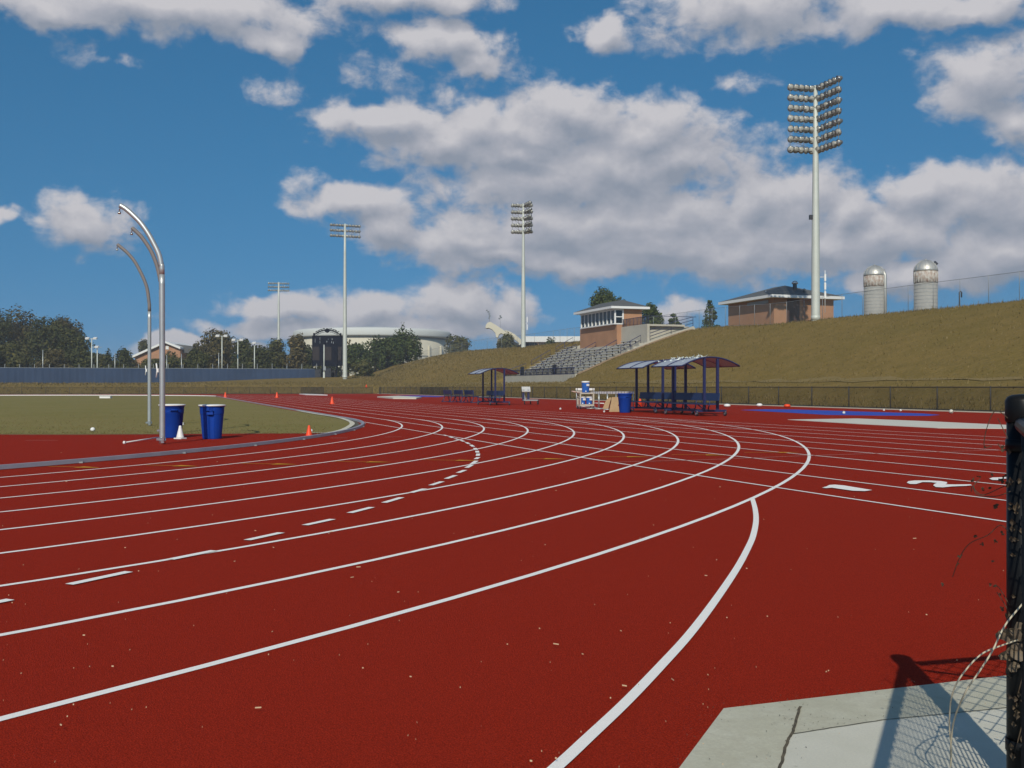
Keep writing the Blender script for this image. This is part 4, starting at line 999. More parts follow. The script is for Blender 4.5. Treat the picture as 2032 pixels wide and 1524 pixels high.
# car behind the crest
x, y = AT(1050, 196); z0 = 8.25
t = thing('parked_car', 'dark car just visible behind the crest at the foot of the mast', 'car', (x, y, z0-.35), .4)
m = MB(); n = 8; prof = [(-2.2, .35), (-2.2, .8), (-1.6, .95), (-.9, 1.4), (.8, 1.42), (1.5, 1.0), (2.2, .85), (2.2, .35)]
m.add([(a, -.85, b) for a, b in prof]+[(a, .85, b) for a, b in prof], [tuple(range(n)), tuple(range(n, 2*n))[::-1]]+[(i, n+i, n+(i+1) % n, (i+1) % n) for i in range(n)]); m.build('body', 'score', t)
m = MB(); m.box((0, 0, 1.18), (1.7, 1.74, .3)); m.build('window', 'glass', t)
for a in (-1.4, 1.4):
    for b in (-.8, .8):
        m = MB(); m.lathe([(.33, -.1), (.33, .1)], c=(a, b, .33), seg=16, Mx=Matrix.Rotation(pi/2, 3, 'X')); m.build('wheel', 'dark', t)

# ------------------------------------------------------------------ curved cage poles
def cagepole(label, base, trace, r, name='curved_pole', arm='galv'):
    bx, by = base; D = F*CH/(by-HZ); X = AT(bx, D)[0]
    t = thing(name, label, 'pole', (X, D, 0), 0, 'curved steel cage poles')
    pts = [(AT(px, D)[0]-X, 0, ZAT(py, D)) for px, py in trace]
    up = smooth([(0, 0, 0), (0, 0, pts[0][2]*.5)]+pts, 6)
    cut = [i for i, p in enumerate(up) if p[2] < pts[0][2]-.05]
    m = MB(); m.tube(up[:len(cut)+1], r, 16); m.build('upright', 'galv', t)
    m = MB(); m.tube(up[len(cut):], [r*.93]*(len(up)-len(cut)-1)+[r*.85], 16); m.build('curved_arm', arm, t)
    e = Vector(up[-1]); m = MB(); m.tube([tuple(e), (e.x-.01, 0, e.z-.12)], .012, 6); m.lathe([(.03, -.04), (.03, .0)], c=(e.x-.01, 0, e.z-.12), seg=10); m.build('pulley', 'lamp', t)
    m = MB(); zc = ZAT(735, D); m.box((-r-.03, 0, zc), (.03, .03, .07)); m.tube([(-r-.06, 0, zc-.13), (-r-.045, 0, zc), (-r-.06, 0, zc+.13)], .012, 6); m.build('rope_cleat', 'white', t)
    m = MB(); m.lathe([(r*1.25, .0), (r*1.25, .13)], seg=16); m.box((r*.6, -r*1.2, .08), (.05, .05, .1)); m.box((-r*.9, -r*1.2, .1), (.07, .05, .04)); m.build('base_clamp', 'lamp', t)
    return t, X, D
pa, X, D = cagepole('nearest tall curved galvanised pole, in front of the left blue bin', (322, 882), [(321.5, 545), (320, 525), (315, 504), (304, 481), (292.6, 461), (278, 441), (262, 425), (249, 414), (238, 407.5)], .051)
cagepole('middle curved pole, mostly hidden behind the nearest curved pole', (320.5, 863), [(319.5, 575), (318, 556), (311.4, 526.8), (299.5, 497.7), (282.4, 472), (272, 461), (262, 452)], .046, arm='dull')
cagepole('farthest curved galvanised pole, standing on the grass edge', (296.5, 846), [(296.5, 618), (295.5, 598), (292, 573), (286, 555), (279, 540), (268, 520), (255, 504), (243, 493), (233, 485)], .048, arm='dull')
m = MB(); a = G(247, 881.5); b = G(314, 875); m.tube([(a[0], a[1], .03), (b[0], b[1], .07)], .013, 8); m.lathe([(.03, -.02), (.03, .02)], c=(a[0], a[1], .03), seg=12, Mx=Matrix.Rotation(pi/2, 3, 'Y'))
tag(m.build('ground_rod', 'white'), 'thin white rod lying from the foot of the nearest curved pole', 'rod')

# ------------------------------------------------------------------ bins, cones, small stuff
def bin_(label, px, py, h, rtop, lid, rz, name='waste_bin', flat=False):
    x, y = G(px, py); t = thing(name, label, 'waste bin', (x, y+rtop*.7, .006), rz, 'blue plastic bins')
    rb = rtop*.78
    m = MB(); prof = [(rb*.96, 0), (rb, .02), (rb+(rtop-rb)*.75, h*.72), (rtop*.97, h*.73), (rtop*.98, h*.80), (rtop, h*.93), (rtop*1.06, h*.94), (rtop*1.06, h*.97)]
    seg = 36; vs = []
    for r, z in prof:
        for k in range(seg):
            a = 2*pi*k/seg; rr = r
            if flat:
                c = cos(a+pi/2+.25); rr = r/max(.92, abs(cos((a+pi/2+.25+.5) % 1.0-.5))) if False else r
                dd = ((a+pi/2-.1+pi) % (2*pi))-pi
                if abs(dd) < .14 and z < h*.93: rr = r*.90
                if dd < -.14 and dd > -.62: rr = r*min(1.05, 1.0+.05)
            vs.append((rr*cos(a), rr*sin(a), z))
    m.add(vs, [(i*seg+k, i*seg+(k+1) % seg, (i+1)*seg+(k+1) % seg, (i+1)*seg+k) for i in range(len(prof)-1) for k in range(seg)], not flat)
    m.f.append(tuple(range(seg))[::-1]); m.sm.append(False)
    m.build('body', 'bin', t)
    m = MB(); rr = rtop*1.1
    if lid: m.lathe([(rr, h*.955), (rr*1.01, h*.975), (rr, h*.995), (rr*.9, h), (rr*.5, h*1.008), (.02, h*1.01)], seg=36)
    else: m.lathe([(rtop*1.03, h*.97), (rtop*1.03, h*1.0), (rtop*.97, h), (rtop*.9, h*.6)], seg=36, cap=False)
    m.build('lid' if lid else 'rim', 'white' if lid else 'bin', t)
    for s in (-1, 1):
        m = MB(); m.tube([(-.07, s*rtop*.98, h*.80), (-.06, s*(rtop+.035), h*.84), (.06, s*(rtop+.035), h*.84), (.07, s*rtop*.98, h*.80)], .012, 6); m.build('handle', 'bin', t)
    m = MB(); m.box((0, -rtop*1.0, h*.75), (.13, .04, .05)); m.build('drag_grip', 'bin', t) if flat else None
bin_('left blue bin with white lid, behind the nearest curved pole', 336, 870, .70, .245, True, .5)
bin_('right blue bin with white lid and a vertical groove', 416, 872, .70, .245, True, .1, flat=True)
bin_('blue bin without lid beside the tan canvas and team shelter', 1241, 819.5, .80, .29, False, 0.3)
def cone(label, px, py, h, m_, group='traffic cones'):
    x, y = G(px, py); t = thing('traffic_cone', label, 'cone', (x, y+.1, .008), random.uniform(-.5, .5), group)
    m = MB(); m.lathe([(h*.30, .02), (h*.27, .05), (h*.10, h*.9), (h*.085, h*.98), (h*.05, h)], seg=20); m.build('cone_body', m_, t)
    m = MB(); m.prism([(-h*.36, -h*.30), (-h*.30, -h*.36), (h*.30, -h*.36), (h*.36, -h*.30), (h*.36, h*.30), (h*.30, h*.36), (-h*.30, h*.36), (-h*.36, h*.30)], 0, .022); m.build('cone_base', m_, t)
cone('white plastic cone beside the left blue bin', 354.5, 872, .27, 'white')
cone('nearest orange cone, standing on the kerb rail', 611.5, 868.5, .25, 'orange')
cone('orange cone on the red track right of the kerb bend', 658.5, 802, .46, 'orange')
cone('small far orange cone on the middle of the far track', 549, 789.5, .55, 'orange')
cone('far orange cone at the end of the white far kerb', 446.5, 789.5, .55, 'orange')
x, y = AT(727, 172); t = thing('traffic_cone', 'faint orange cone on the grass behind the far fence', 'cone', (x, y, terrain(x, y)), 0, 'traffic cones')
m = MB(); m.lathe([(.18, 0), (.04, .5)], seg=12); m.build('cone_body', 'orange', t); m = MB(); m.box((0, 0, .01), (.42, .42, .03)); m.build('cone_base', 'orange', t)
def ball(label, px, py, r, m_='white', cap=True):
    x, y = G(px, py); t = thing('marker_ball', label, 'ball', (x, y, .01+r*.9), random.uniform(0, 6), 'small balls and caps left lying about')
    m = MB(); m.lathe([(r*sin(a), -r*cos(a)) for a in [.05+(pi-.1)*i/10 for i in range(11)]], seg=14); m.build('ball', m_, t)
    m = MB(); m.lathe([(r*1.02, -r*.12), (r*1.02, r*.12)], seg=14, Mx=Matrix.Rotation(.6, 3, 'X'), cap=False); m.build('seam', 'dark', t)
ball('pale ball lying on the infield grass left of the curved poles', 184, 857.5, .055)
ball('small white ball on the track left of the drinks trolley', 1112, 813.5, .05)
ball('small white ball in front of the tan canvas', 1199, 819, .045)
ball('pale ball sitting on the blue surface', 1674.5, 822, .06)
ball('pale yellow ball at the fence foot, far right', 1887.5, 821, .085, 'sand')
ball('tiny blue-white ball at the fence foot, left of its twin', 1754, 816, .05)
ball('tiny blue-white ball at the fence foot, right of its twin', 1787, 817, .05)
ball('small pale ball at the fence foot by the black post', 1995, 823, .06, 'sand')
ball('tiny white ball just behind the left blue bin on the grass', 362, 845.5, .05)
ball('tiny white ball beside the nearest orange cone', 618, 858, .035)
for px, py, lab in [(1443, 808, 'small white bag lying right of the team shelter'), (1507, 807, 'small pale bottle heap at the fence foot'), (1562, 808.5, 'tiny orange cloth at the fence foot')]:
    x, y = G(px, py); t = thing('small_bag', lab, 'bag', (x, y, .01), random.uniform(-.5, .5))
    m = MB(); m.lathe([(.10, 0), (.17, .04), (.18, .09), (.12, .15), (.04, .17)], seg=9, sm=True); m.build('bag_body', 'orange' if 'orange' in lab else 'white', t)
    m = MB(); m.tube([(-.08, 0, .14), (-.05, 0, .2), (.05, 0, .2), (.08, 0, .14)], .01, 5); m.build('bag_strap', 'dark', t)
x, y = G(210, 790.5); t = thing('low_white_box', 'low white box on the far infield edge before the kerb', 'box', (x, y, .01))
m = MB(); m.box((0, 0, .09), (1.0, .5, .18)); m.build('box_body', 'white', t); m = MB(); m.box((0, 0, .20), (1.06, .56, .03)); m.build('box_lid', 'white', t)

# ------------------------------------------------------------------ team shelters
def shelter(label, px, py, Lr=2.55):
    # origin: centre of the near end at ground level; local y runs along the shelter, local x across
    D = F*CH/(py-HZ); x, y = AT(px, D)
    t = thing('team_shelter', label, 'shelter', (x, y, .006), ROT, 'navy team shelters on castors')
    zb, ch, ze, za = .19, 1.17, 1.83, 2.15
    def arcx(s): return s*ch, ze+(za-ze)*(1-s*s)
    S = [-1+i/8 for i in range(17)]
    for h0, h1 in ((-1, 0), (0, 1)):
        pass
    m = MB(); vs = []
    for yy in (0, Lr/2, Lr):
        for s in S: a, b = arcx(s); vs.append((a, yy, b))
    n = len(S); m.add(vs, [(j*n+i, j*n+i+1, (j+1)*n+i+1, (j+1)*n+i) for j in range(2) for i in range(n-1)], True)
    vs2 = [(a, b, c-.02) for a, b, c in vs]; m.add(vs2, [(j*n+i, (j+1)*n+i, (j+1)*n+i+1, j*n+i+1) for j in range(2) for i in range(n-1)], True)
    m.build('roof_panel', 'roofpan', t)
    for yy in (0, Lr/2, Lr):
        m = MB(); m.tube([(arcx(s)[0], yy, arcx(s)[1]+.0) for s in S], .03, 6); m.build('roof_rib', 'navy', t)
    m = MB(); m.tube([(-ch, 0, ze), (-ch, Lr, ze)], .028, 6); m.tube([(ch, 0, ze), (ch, Lr, ze)], .028, 6); m.tube([(0, 0, za), (0, Lr, za)], .028, 6); m.build('roof_edge', 'navy', t)
    for yy in (.03, Lr-.03):
        for xx in (-.27, .27):
            m = MB(); m.box((xx, yy, (zb+za)/2-.02), (.085, .085, za-zb-.06)); m.build('post', 'navy', t)
        m = MB(); m.box((0, yy, zb), (1.25, .08, .08)); m.build('base_bar', 'navy', t)
        for xx in (-.58, .58):
            w = MB(); w.lathe([(.045, -.03), (.085, -.03), (.085, .03), (.045, .03)], c=(xx, yy, .085), seg=16, Mx=Matrix.Rotation(pi/2, 3, 'Y')); wo = w.build('castor', 'dark', t)
            w = MB(); w.lathe([(.05, -.036), (.05, .036)], c=(xx, yy, .085), seg=12, Mx=Matrix.Rotation(pi/2, 3, 'Y')); w.box((xx, yy, .165), (.05, .09, .04)); w.build('castor_hub', 'lamp', wo)
    m = MB(); m.box((-.27, Lr/2, zb), (.07, Lr, .07)); m.box((.27, Lr/2, zb), (.07, Lr, .07)); m.build('base_rail', 'navy', t)
    m = MB(); m.box((-.18, Lr/2, .44), (.30, Lr+.8, .05)); m.box((-.44, Lr/2, .44), (.12, Lr+.8, .045)); m.build('bench_seat', 'benchblue', t)
    m = MB(); m.box((.10, Lr/2, .70), (.04, Lr+.8, .28), ry=.12); m.build('bench_back', 'benchblue', t)
    m = MB()
    for yy in (.25, Lr/2, Lr-.25):
        m.tube([(-.42, yy, .43), (-.2, yy, .25), (-.2, yy, .19)], .022, 6); m.tube([(.0, yy, .2), (.06, yy, .43), (.12, yy, .8)], .022, 6)
    m.build('bench_bracket', 'navy', t)
    return t
sA = shelter('nearest navy team shelter, at the right of the pair', 1411.5, 826)
sB = shelter('second navy team shelter, directly behind the blue bin without lid', 1328, 820.5)
sC = shelter('small far navy team shelter beside the three navy benches', 992, 804.5)
m = MB()
rl = random.Random(5)
for k in range(70):
    a = rl.uniform(-.75, .05); b = rl.uniform(.2, 2.9)
    p = Vector((a, b, 2.16-.28*a*a)); d = Vector((rl.uniform(-1, 1), rl.uniform(-1, 1), rl.uniform(-.2, .7))).normalized()*rl.uniform(.1, .22); e = d.orthogonal().normalized()*rl.uniform(.03, .07)
    m.add([p-e, p+d*.5, p+e, p+d], [(0, 1, 3), (1, 2, 3)])
x, y = G(1411.5, 826)
tag(m.build('plastic_sheet', mat('clear_plastic_scrap', (.62, .68, .66), .3), loc=(x, y, .006), rz=ROT), 'crumpled clear plastic scraps lying on top of the nearest shelter roof', 'plastic sheet')

def bench(label, px, py, L=2.2):
    D = F*CH/(py-HZ); x, y = AT(px, D); t = thing('team_bench', label, 'bench', (x, y, .006), ROT, 'navy team benches in a row')
    m = MB(); m.box((0, L/2, .43), (.32, L, .04)); m.build('seat', 'benchblue', t)
    m = MB(); m.box((-.22, L/2, .70), (.04, L, .30), ry=-.12); m.build('backrest', 'benchblue', t)
    for yy in (.15, L-.15):
        m = MB(); m.tube([(-.24, yy, .85), (-.18, yy, .4), (-.25, yy, .15), (-.4, yy, .03)], .03, 6); m.tube([(.12, yy, .42), (.14, yy, .2), (.22, yy, .03)], .03, 6); m.tube([(-.4, yy, .03), (.3, yy, .03)], .03, 6); m.tube([(-.2, yy, .41), (.14, yy, .41)], .025, 6); m.build('leg_frame', 'navy', t)
bench('navy bench standing nearest the far team shelter', 946, 799.8)
bench('middle one of the three navy benches', 924, 799.2)
bench('leftmost of the three navy benches', 902, 798.6)

# lectern cart
D = F*CH/(802.8-HZ); x, y = AT(1053.5, D)
t = thing('platform_cart', 'grey platform cart with a tilted panel on legs, between stand and trolley', 'cart', (x, y, .006), .05)
k_ = D/F
m = MB(); m.add([(-18*k_, -.35, .22), (13*k_, -.35, .22), (18.5*k_, .45, .22), (-12*k_, .45, .22), (-18*k_, -.35, .30), (13*k_, -.35, .30), (18.5*k_, .45, .30), (-12*k_, .45, .30)], [(3, 2, 1, 0), (4, 5, 6, 7), (0, 1, 5, 4), (1, 2, 6, 5), (2, 3, 7, 6), (3, 0, 4, 7)]); m.build('platform', 'grey', t)
m = MB(); m.box((-9.5*k_, .05, .92), (.52, .55, .05), rx=.55); m.build('tilted_panel', 'alu', t)
for a in (-15, -5):
    m = MB(); m.box((a*k_, .05, .58), (.12, .3, .62)); m.build('panel_leg', 'navy', t)
m = MB(); m.add([(-17*k_, -.1, .3), (-10*k_, -.1, .3), (-13*k_, -.1, .62), (-17*k_, .0, .3), (-10*k_, .0, .3), (-13*k_, .0, .62)], [(0, 1, 2), (3, 5, 4), (0, 3, 4, 1), (1, 4, 5, 2), (2, 5, 3, 0)]); m.build('gusset', 'grey', t)
for a, b in ((-13, -.2), (13, -.2), (0, .3), (15, .3)):
    m = MB(); m.lathe([(.09, -.03), (.09, .03)], c=(a*k_, b, .09), seg=14, Mx=Matrix.Rotation(pi/2, 3, 'Y')); m.box((a*k_, b, .19), (.06, .06, .07)); m.build('castor', 'dark', t)

# drinks trolley with coolers
D = F*CH/(812-HZ); x, y = AT(1162, D); k_ = D/F
t = thing('drinks_trolley', 'beige two-shelf trolley holding blue drinks coolers', 'trolley', (x, y, .006), .25)
m = MB(); m.box((0, 0, .76), (.72, .46, .06)); m.build('top_shelf', 'beige', t)
m = MB(); m.box((0, 0, .19), (.72, .46, .08)); m.build('bottom_shelf', 'beige', t)
for a in (-.33, .33):
    for b in (-.2, .2):
        m = MB(); m.box((a, b, .47), (.06, .06, .56)); m.build('leg', 'beige', t)
        m = MB(); m.lathe([(.06, -.02), (.06, .02)], c=(a, b, .07), seg=12, Mx=Matrix.Rotation(pi/2, 3, 'Y')); m.box((a, b, .13), (.04, .04, .06)); m.build('castor', 'dark', t)
m = MB(); m.tube([(-.36, -.2, .78), (-.50, -.2, .84), (-.50, .2, .84), (-.36, .2, .78)], .018, 6); m.build('push_handle', 'beige', t)
def cooler(label, dx, z, h, r, dy=0):
    c = thing('drinks_cooler', label, 'cooler', (x+dx, y+dy, z), 0)
    m = MB(); m.lathe([(r*.86, 0), (r*.9, .02), (r, h*.82), (r*1.02, h*.86)], seg=24); m.build('cooler_body', 'cooler', c)
    m = MB(); m.lathe([(r*1.05, h*.86), (r*1.05, h*.95), (r*.9, h), (.03, h*1.0)], seg=24); m.build('cooler_lid', 'white', c)
    m = MB(); m.box((0, -r*.95, h*.12), (.05, .06, .05)); m.build('tap', 'white', c)
    m = MB(); m.box((r*.5, -r*.87, h*.66), (.14, .03, .10), rz=.5); m.build('cooler_patch', 'white', c)
cooler('tall blue cooler with white lid on top of the drinks trolley', 0, .80, .55, .19, -.02)
cooler('lower blue cooler left on the bottom shelf of the trolley', -.15, .24, .36, .15)
cooler('lower blue and white cooler right on the bottom shelf of the trolley', .17, .24, .36, .15, -.03)
c = thing('folded_towel', 'pinkish folded towel hanging off the trolley top at the left', 'towel', (x-.42, y-.05, .80), .2)
m = MB(); m.box((0, 0, .02), (.5, .2, .05), ry=.18); m.build('towel_fold', mat('pink_towel', (.55, .38, .33), .9), c)
m = MB(); m.box((.1, -.02, .05), (.26, .16, .03), ry=.1); m.build('towel_layer', mat('grey_towel', (.48, .42, .40), .9), c)

def hurdle(label, loc, rz, h, w=1.15):
    t = thing('hurdle', label, 'hurdle', loc, rz, 'white-boarded hurdles')
    m = MB(); m.box((0, 0, h-.035), (.03, w, .11)); m.build('top_board', 'white', t)
    for s in (-.42, -.14, .14, .42): MB().box((0, s*w, h-.035), (.036, .035, .114)).build('board_stripe', 'dark', t)
    for s in (-1, 1):
        m = MB(); m.tube([(0, s*w*.46, .05), (0, s*w*.46, h-.06)], .018, 6); m.build('upright', 'galv', t)
        m = MB(); m.tube([(0, s*w*.46, .05), (-.6, s*w*.46, .04)], .02, 6); m.build('foot', 'galv', t)
    m = MB(); m.tube([(0, -w*.46, .06), (0, w*.46, .06)], .016, 6); m.build('cross_bar', 'galv', t)
names = ['first hurdle of the row, just right of the trolley', 'second hurdle of the row right of the trolley', 'third hurdle of the row, behind the tan canvas', 'fourth hurdle of the row, above the canvas edge', 'last hurdle of the row, behind the blue bin top']
DD = [F*(CH-.82)/(779.5-HZ)*1.0 for _ in names]
for k, pxx in enumerate([1180, 1197, 1214, 1231, 1248]):
    hx, hy = AT(pxx, 46.5+ (4-k)*1.2); hurdle(names[k], (hx, hy, .006), ROT-.05, CH-(779.5-HZ)/F*hy+.035, 1.17)
hx, hy = AT(1161, 54); hurdle('taller hurdle standing behind the drinks trolley', (hx, hy, .006), pi/2+.05, .98, .96)
a, b = G(1172, 801.5), G(1198, 802.5)
m = MB(); m.tube([(a[0], a[1], .06), (b[0], b[1], .06)], .03, 8); m.tube([(a[0], a[1]+.4, .06), (b[0], b[1]+.4, .06)], .02, 8); m.box((a[0]*.5+b[0]*.5, a[1]*.5+b[1]*.5+.2, .04), (.04, .45, .03)); tag(m.build('floor_rack', 'white'), 'low white frame on the track between trolley and tan canvas', 'frame')
# tan canvas pile
x, y = G(1214, 817.5); D = y; k_ = D/F
def heap(pts, name, par, depth):
    n = len(pts); m = MB(); f = [((px-1214)*k_, -.12, (817.5-py)*k_) for px, py in pts]; b = [(a*.85, depth, c*.9) for a, _, c in f]
    m.add(f+b, [tuple(range(n)), tuple(range(n, 2*n))[::-1]]+[(i, n+i, n+(i+1) % n, (i+1) % n) for i in range(n)]); m.build(name, 'tan', par)
t = thing('canvas_tarp', 'tan canvas or cardboard propped like a small tent beside the blue bin', 'tarp', (x, y+.15, .006))
heap([(1209, 817.5), (1211, 806), (1213, 797), (1214, 788.5), (1227, 788), (1229, 800), (1226, 805), (1230, 808), (1230, 817.5)], 'front_flap', t, .35)
heap([(1196, 812), (1200, 800), (1205, 792), (1211, 788.5), (1213, 790), (1210, 800), (1207, 811), (1202, 811.5)], 'left_flap', t, .5)
for dx, lab in ((1263, 'orange cone stack seen low between the shelter legs, left one'), (1270, 'orange cone stack seen low between the shelter legs, right one')):
    x, y = G(dx, 808.5); t = thing('stacked_cones', lab, 'cone stack', (x, y, .01), 0, 'orange cone stacks under the shelter')
    for k in range(3):
        m = MB(); m.lathe([(.13, .02+k*.07), (.03, .34+k*.07)], seg=14); m.build('cone_body', 'orange', t)
    m = MB(); m.box((0, 0, .015), (.3, .3, .03)); m.build('cone_base', 'orange', t)

# ------------------------------------------------------------------ world: sky with cumulus
SUN_EL = radians(36); SUN_AZ = radians(8)
w = bpy.data.worlds.new('World'); SC.world = w; w.use_nodes = True
nt = w.node_tree; N = nt.nodes; Lk = nt.links; N.clear()
def nd(tree, typ, **kw):
    n = tree.nodes.new(typ)
    for k, v in kw.items(): setattr(n, k, v)
    return n
CL = [(1000, 260, 300, 60), (1200, 330, 330, 90), (1300, 480, 330, 70), (1120, 450, 330, 60), (1620, 480, 260, 60), (330, 15, 340, 55), (560, 75, 85, 40), (110, 15, 160, 38), (800, -10, 190, 45), (900, 85, 110, 45), (945, 120, 60, 30), 
      (760, 245, 150, 42), (880, 270, 170, 50), (1130, 235, 150, 62), (1290, 265, 160, 72), (1010, 300, 260, 50), (1340, 310, 140, 55), (1120, 360, 270, 75), (1250, 440, 300, 85), (700, 400, 105, 42), (760, 440, 90, 55), (930, 470, 180, 50), (1430, 500, 240, 60), (1010, 505, 210, 35), (1180, 520, 200, 34),
      (1560, 420, 130, 85), (1500, 400, 80, 60), (1490, 25, 220, 75), (1740, 20, 130, 50), (1900, 10, 170, 42), (1960, 150, 125, 75), (2015, 240, 80, 55), (1200, 70, 60, 38), 
      (1840, 380, 140, 55), (1960, 400, 150, 70), (1760, 470, 170, 60), (1960, 500, 170, 70), (1680, 430, 60, 60), (1800, 550, 180, 32), (165, 440, 92, 58), (-10, 425, 42, 22), (560, 612, 120, 30), (735, 615, 115, 42), (900, 610, 100, 62), (1010, 630, 62, 58), (640, 650, 230, 28), (860, 660, 180, 30), (1345, 625, 55, 30), (350, 685, 85, 18), (470, 690, 90, 16),
      (-400, 300, 250, 120), (2400, 300, 300, 140), (2600, 80, 400, 120), (-600, 60, 300, 80), (3200, 400, 300, 150), (-900, 450, 250, 90)]
def azel(px, py):
    X, Z = (px-1016)/F, (HZ-py)/F
    return (math.atan(X)*21, math.atan(Z/sqrt(1+X*X))*21)
WEAK = [(745, 155, 170, 75), (1000, 150, 120, 40), (1285, 180, 60, 44), (1470, 165, 90, 30), (605, 345, 60, 32), (1690, 65, 60, 30), (220, 120, 70, 22), (135, 85, 70, 50), (560, 185, 85, 46), (1830, 105, 60, 34), (1100, 185, 60, 30), (650, 200, 60, 30), (1640, 330, 60, 40), (700, 400, 60, 60)]
def density_group(name, detail, amp, cap):
    g = bpy.data.node_groups.new(name, 'ShaderNodeTree')
    g.interface.new_socket('P', in_out='INPUT', socket_type='NodeSocketVector'); g.interface.new_socket('D', in_out='OUTPUT', socket_type='NodeSocketFloat')
    gi = nd(g, 'NodeGroupInput'); go = nd(g, 'NodeGroupOutput')
    n1 = nd(g, 'ShaderNodeTexNoise'); n1.inputs['Scale'].default_value = 1.0; n1.inputs['Detail'].default_value = 4; g.links.new(gi.outputs[0], n1.inputs['Vector'])
    s1 = nd(g, 'ShaderNodeVectorMath', operation='SUBTRACT'); g.links.new(n1.outputs['Color'], s1.inputs[0]); s1.inputs[1].default_value = (.5, .5, .5)
    s2 = nd(g, 'ShaderNodeVectorMath', operation='MULTIPLY_ADD'); g.links.new(s1.outputs[0], s2.inputs[0]); s2.inputs[1].default_value = (1.1, .9, 0); g.links.new(gi.outputs[0], s2.inputs[2])
    last = None
    for n_, (cx, cy, rx, ry) in enumerate(CL+WEAK):
        weak = n_ >= len(CL)
        ax, ay = azel(cx, cy); x1, _ = azel(cx+rx, cy); _, y1 = azel(cx, cy-ry)
        sx, sy = 1/max(.05, abs(x1-ax))/1.12, 1/max(.05, abs(y1-ay))/1.12
        a = nd(g, 'ShaderNodeVectorMath', operation='MULTIPLY_ADD'); g.links.new(s2.outputs[0], a.inputs[0]); a.inputs[1].default_value = (sx, sy, 0); a.inputs[2].default_value = (-ax*sx, -ay*sy, .93 if weak else 0)
        l = nd(g, 'ShaderNodeVectorMath', operation='LENGTH'); g.links.new(a.outputs[0], l.inputs[0])
        if last is None: last = l.outputs['Value']
        else:
            mi = nd(g, 'ShaderNodeMath', operation='SMOOTH_MIN'); mi.inputs[2].default_value = .18; g.links.new(last, mi.inputs[0]); g.links.new(l.outputs['Value'], mi.inputs[1]); last = mi.outputs[0]
    for ax, ay, rx, ry in [(-40, 10, 10, 5), (40, 12, 11, 5), (8, 27, 8, 2.5), (55, 24, 8, 4), (-50, 25, 9, 3), (0, 16, 7, 2)]:  # unseen clouds overhead and behind, added to whiten the ambient light
        a = nd(g, 'ShaderNodeVectorMath', operation='MULTIPLY_ADD'); g.links.new(s2.outputs[0], a.inputs[0]); a.inputs[1].default_value = (1/rx, 1/ry, 0); a.inputs[2].default_value = (-ax/rx, -ay/ry, 0)
        l = nd(g, 'ShaderNodeVectorMath', operation='LENGTH'); g.links.new(a.outputs[0], l.inputs[0])
        mi = nd(g, 'ShaderNodeMath', operation='MINIMUM'); g.links.new(last, mi.inputs[0]); g.links.new(l.outputs['Value'], mi.inputs[1]); last = mi.outputs[0]
    n2 = nd(g, 'ShaderNodeTexNoise'); n2.inputs['Scale'].default_value = 1.35; n2.inputs['Detail'].default_value = detail; n2.inputs['Roughness'].default_value = .60; n2.inputs['Distortion'].default_value = .2
    sc = nd(g, 'ShaderNodeVectorMath', operation='MULTIPLY'); sc.inputs[1].default_value = (.9, 1.25, 1); g.links.new(gi.outputs[0], sc.inputs[0]); g.links.new(sc.outputs[0], n2.inputs['Vector'])
    m1 = nd(g, 'ShaderNodeMath', operation='SUBTRACT'); m1.inputs[0].default_value = 1.02; g.links.new(last, m1.inputs[1])
    m1c = nd(g, 'ShaderNodeMath', operation='MINIMUM'); m1c.inputs[1].default_value = cap; g.links.new(m1.outputs[0], m1c.inputs[0])
    m2 = nd(g, 'ShaderNodeMath', operation='MULTIPLY_ADD'); g.links.new(n2.outputs[0], m2.inputs[0]); m2.inputs[1].default_value = amp; m2.inputs[2].default_value = -.5*amp
    m3 = nd(g, 'ShaderNodeMath', operation='ADD'); g.links.new(m1c.outputs[0], m3.inputs[0]); g.links.new(m2.outputs[0], m3.inputs[1]); g.links.new(m3.outputs[0], go.inputs[0])
    return g
g = density_group('cloud_density', 12, 1.75, .85)
g2 = density_group('cloud_thickness', 5, .85, 1.2)
tc = nd(nt, 'ShaderNodeTexCoord'); sp = nd(nt, 'ShaderNodeSeparateXYZ'); Lk.new(tc.outputs['Generated'], sp.inputs[0])
at = nd(nt, 'ShaderNodeMath', operation='ARCTAN2'); Lk.new(sp.outputs[0], at.inputs[0]); Lk.new(sp.outputs[1], at.inputs[1])
es = nd(nt, 'ShaderNodeMath', operation='ARCSINE'); Lk.new(sp.outputs[2], es.inputs[0])
cb = nd(nt, 'ShaderNodeCombineXYZ')
for i, o in ((0, at), (1, es)):
    k = nd(nt, 'ShaderNodeMath', operation='MULTIPLY'); k.inputs[1].default_value = 21; Lk.new(o.outputs[0], k.inputs[0]); Lk.new(k.outputs[0], cb.inputs[i])
d1 = nd(nt, 'ShaderNodeGroup'); d1.node_tree = g; Lk.new(cb.outputs[0], d1.inputs[0])
d0 = nd(nt, 'ShaderNodeGroup'); d0.node_tree = g2; Lk.new(cb.outputs[0], d0.inputs[0])
of = nd(nt, 'ShaderNodeVectorMath', operation='ADD'); of.inputs[1].default_value = (-.12, .34, 0); Lk.new(cb.outputs[0], of.inputs[0])
d2 = nd(nt, 'ShaderNodeGroup'); d2.node_tree = g2; Lk.new(of.outputs[0], d2.inputs[0])
al = nd(nt, 'ShaderNodeMapRange', interpolation_type='SMOOTHSTEP'); al.inputs[1].default_value = -.14; al.inputs[2].default_value = .44; Lk.new(d1.outputs[0], al.inputs[0])
df = nd(nt, 'ShaderNodeMath', operation='SUBTRACT'); Lk.new(d0.outputs[0], df.inputs[0]); Lk.new(d2.outputs[0], df.inputs[1])
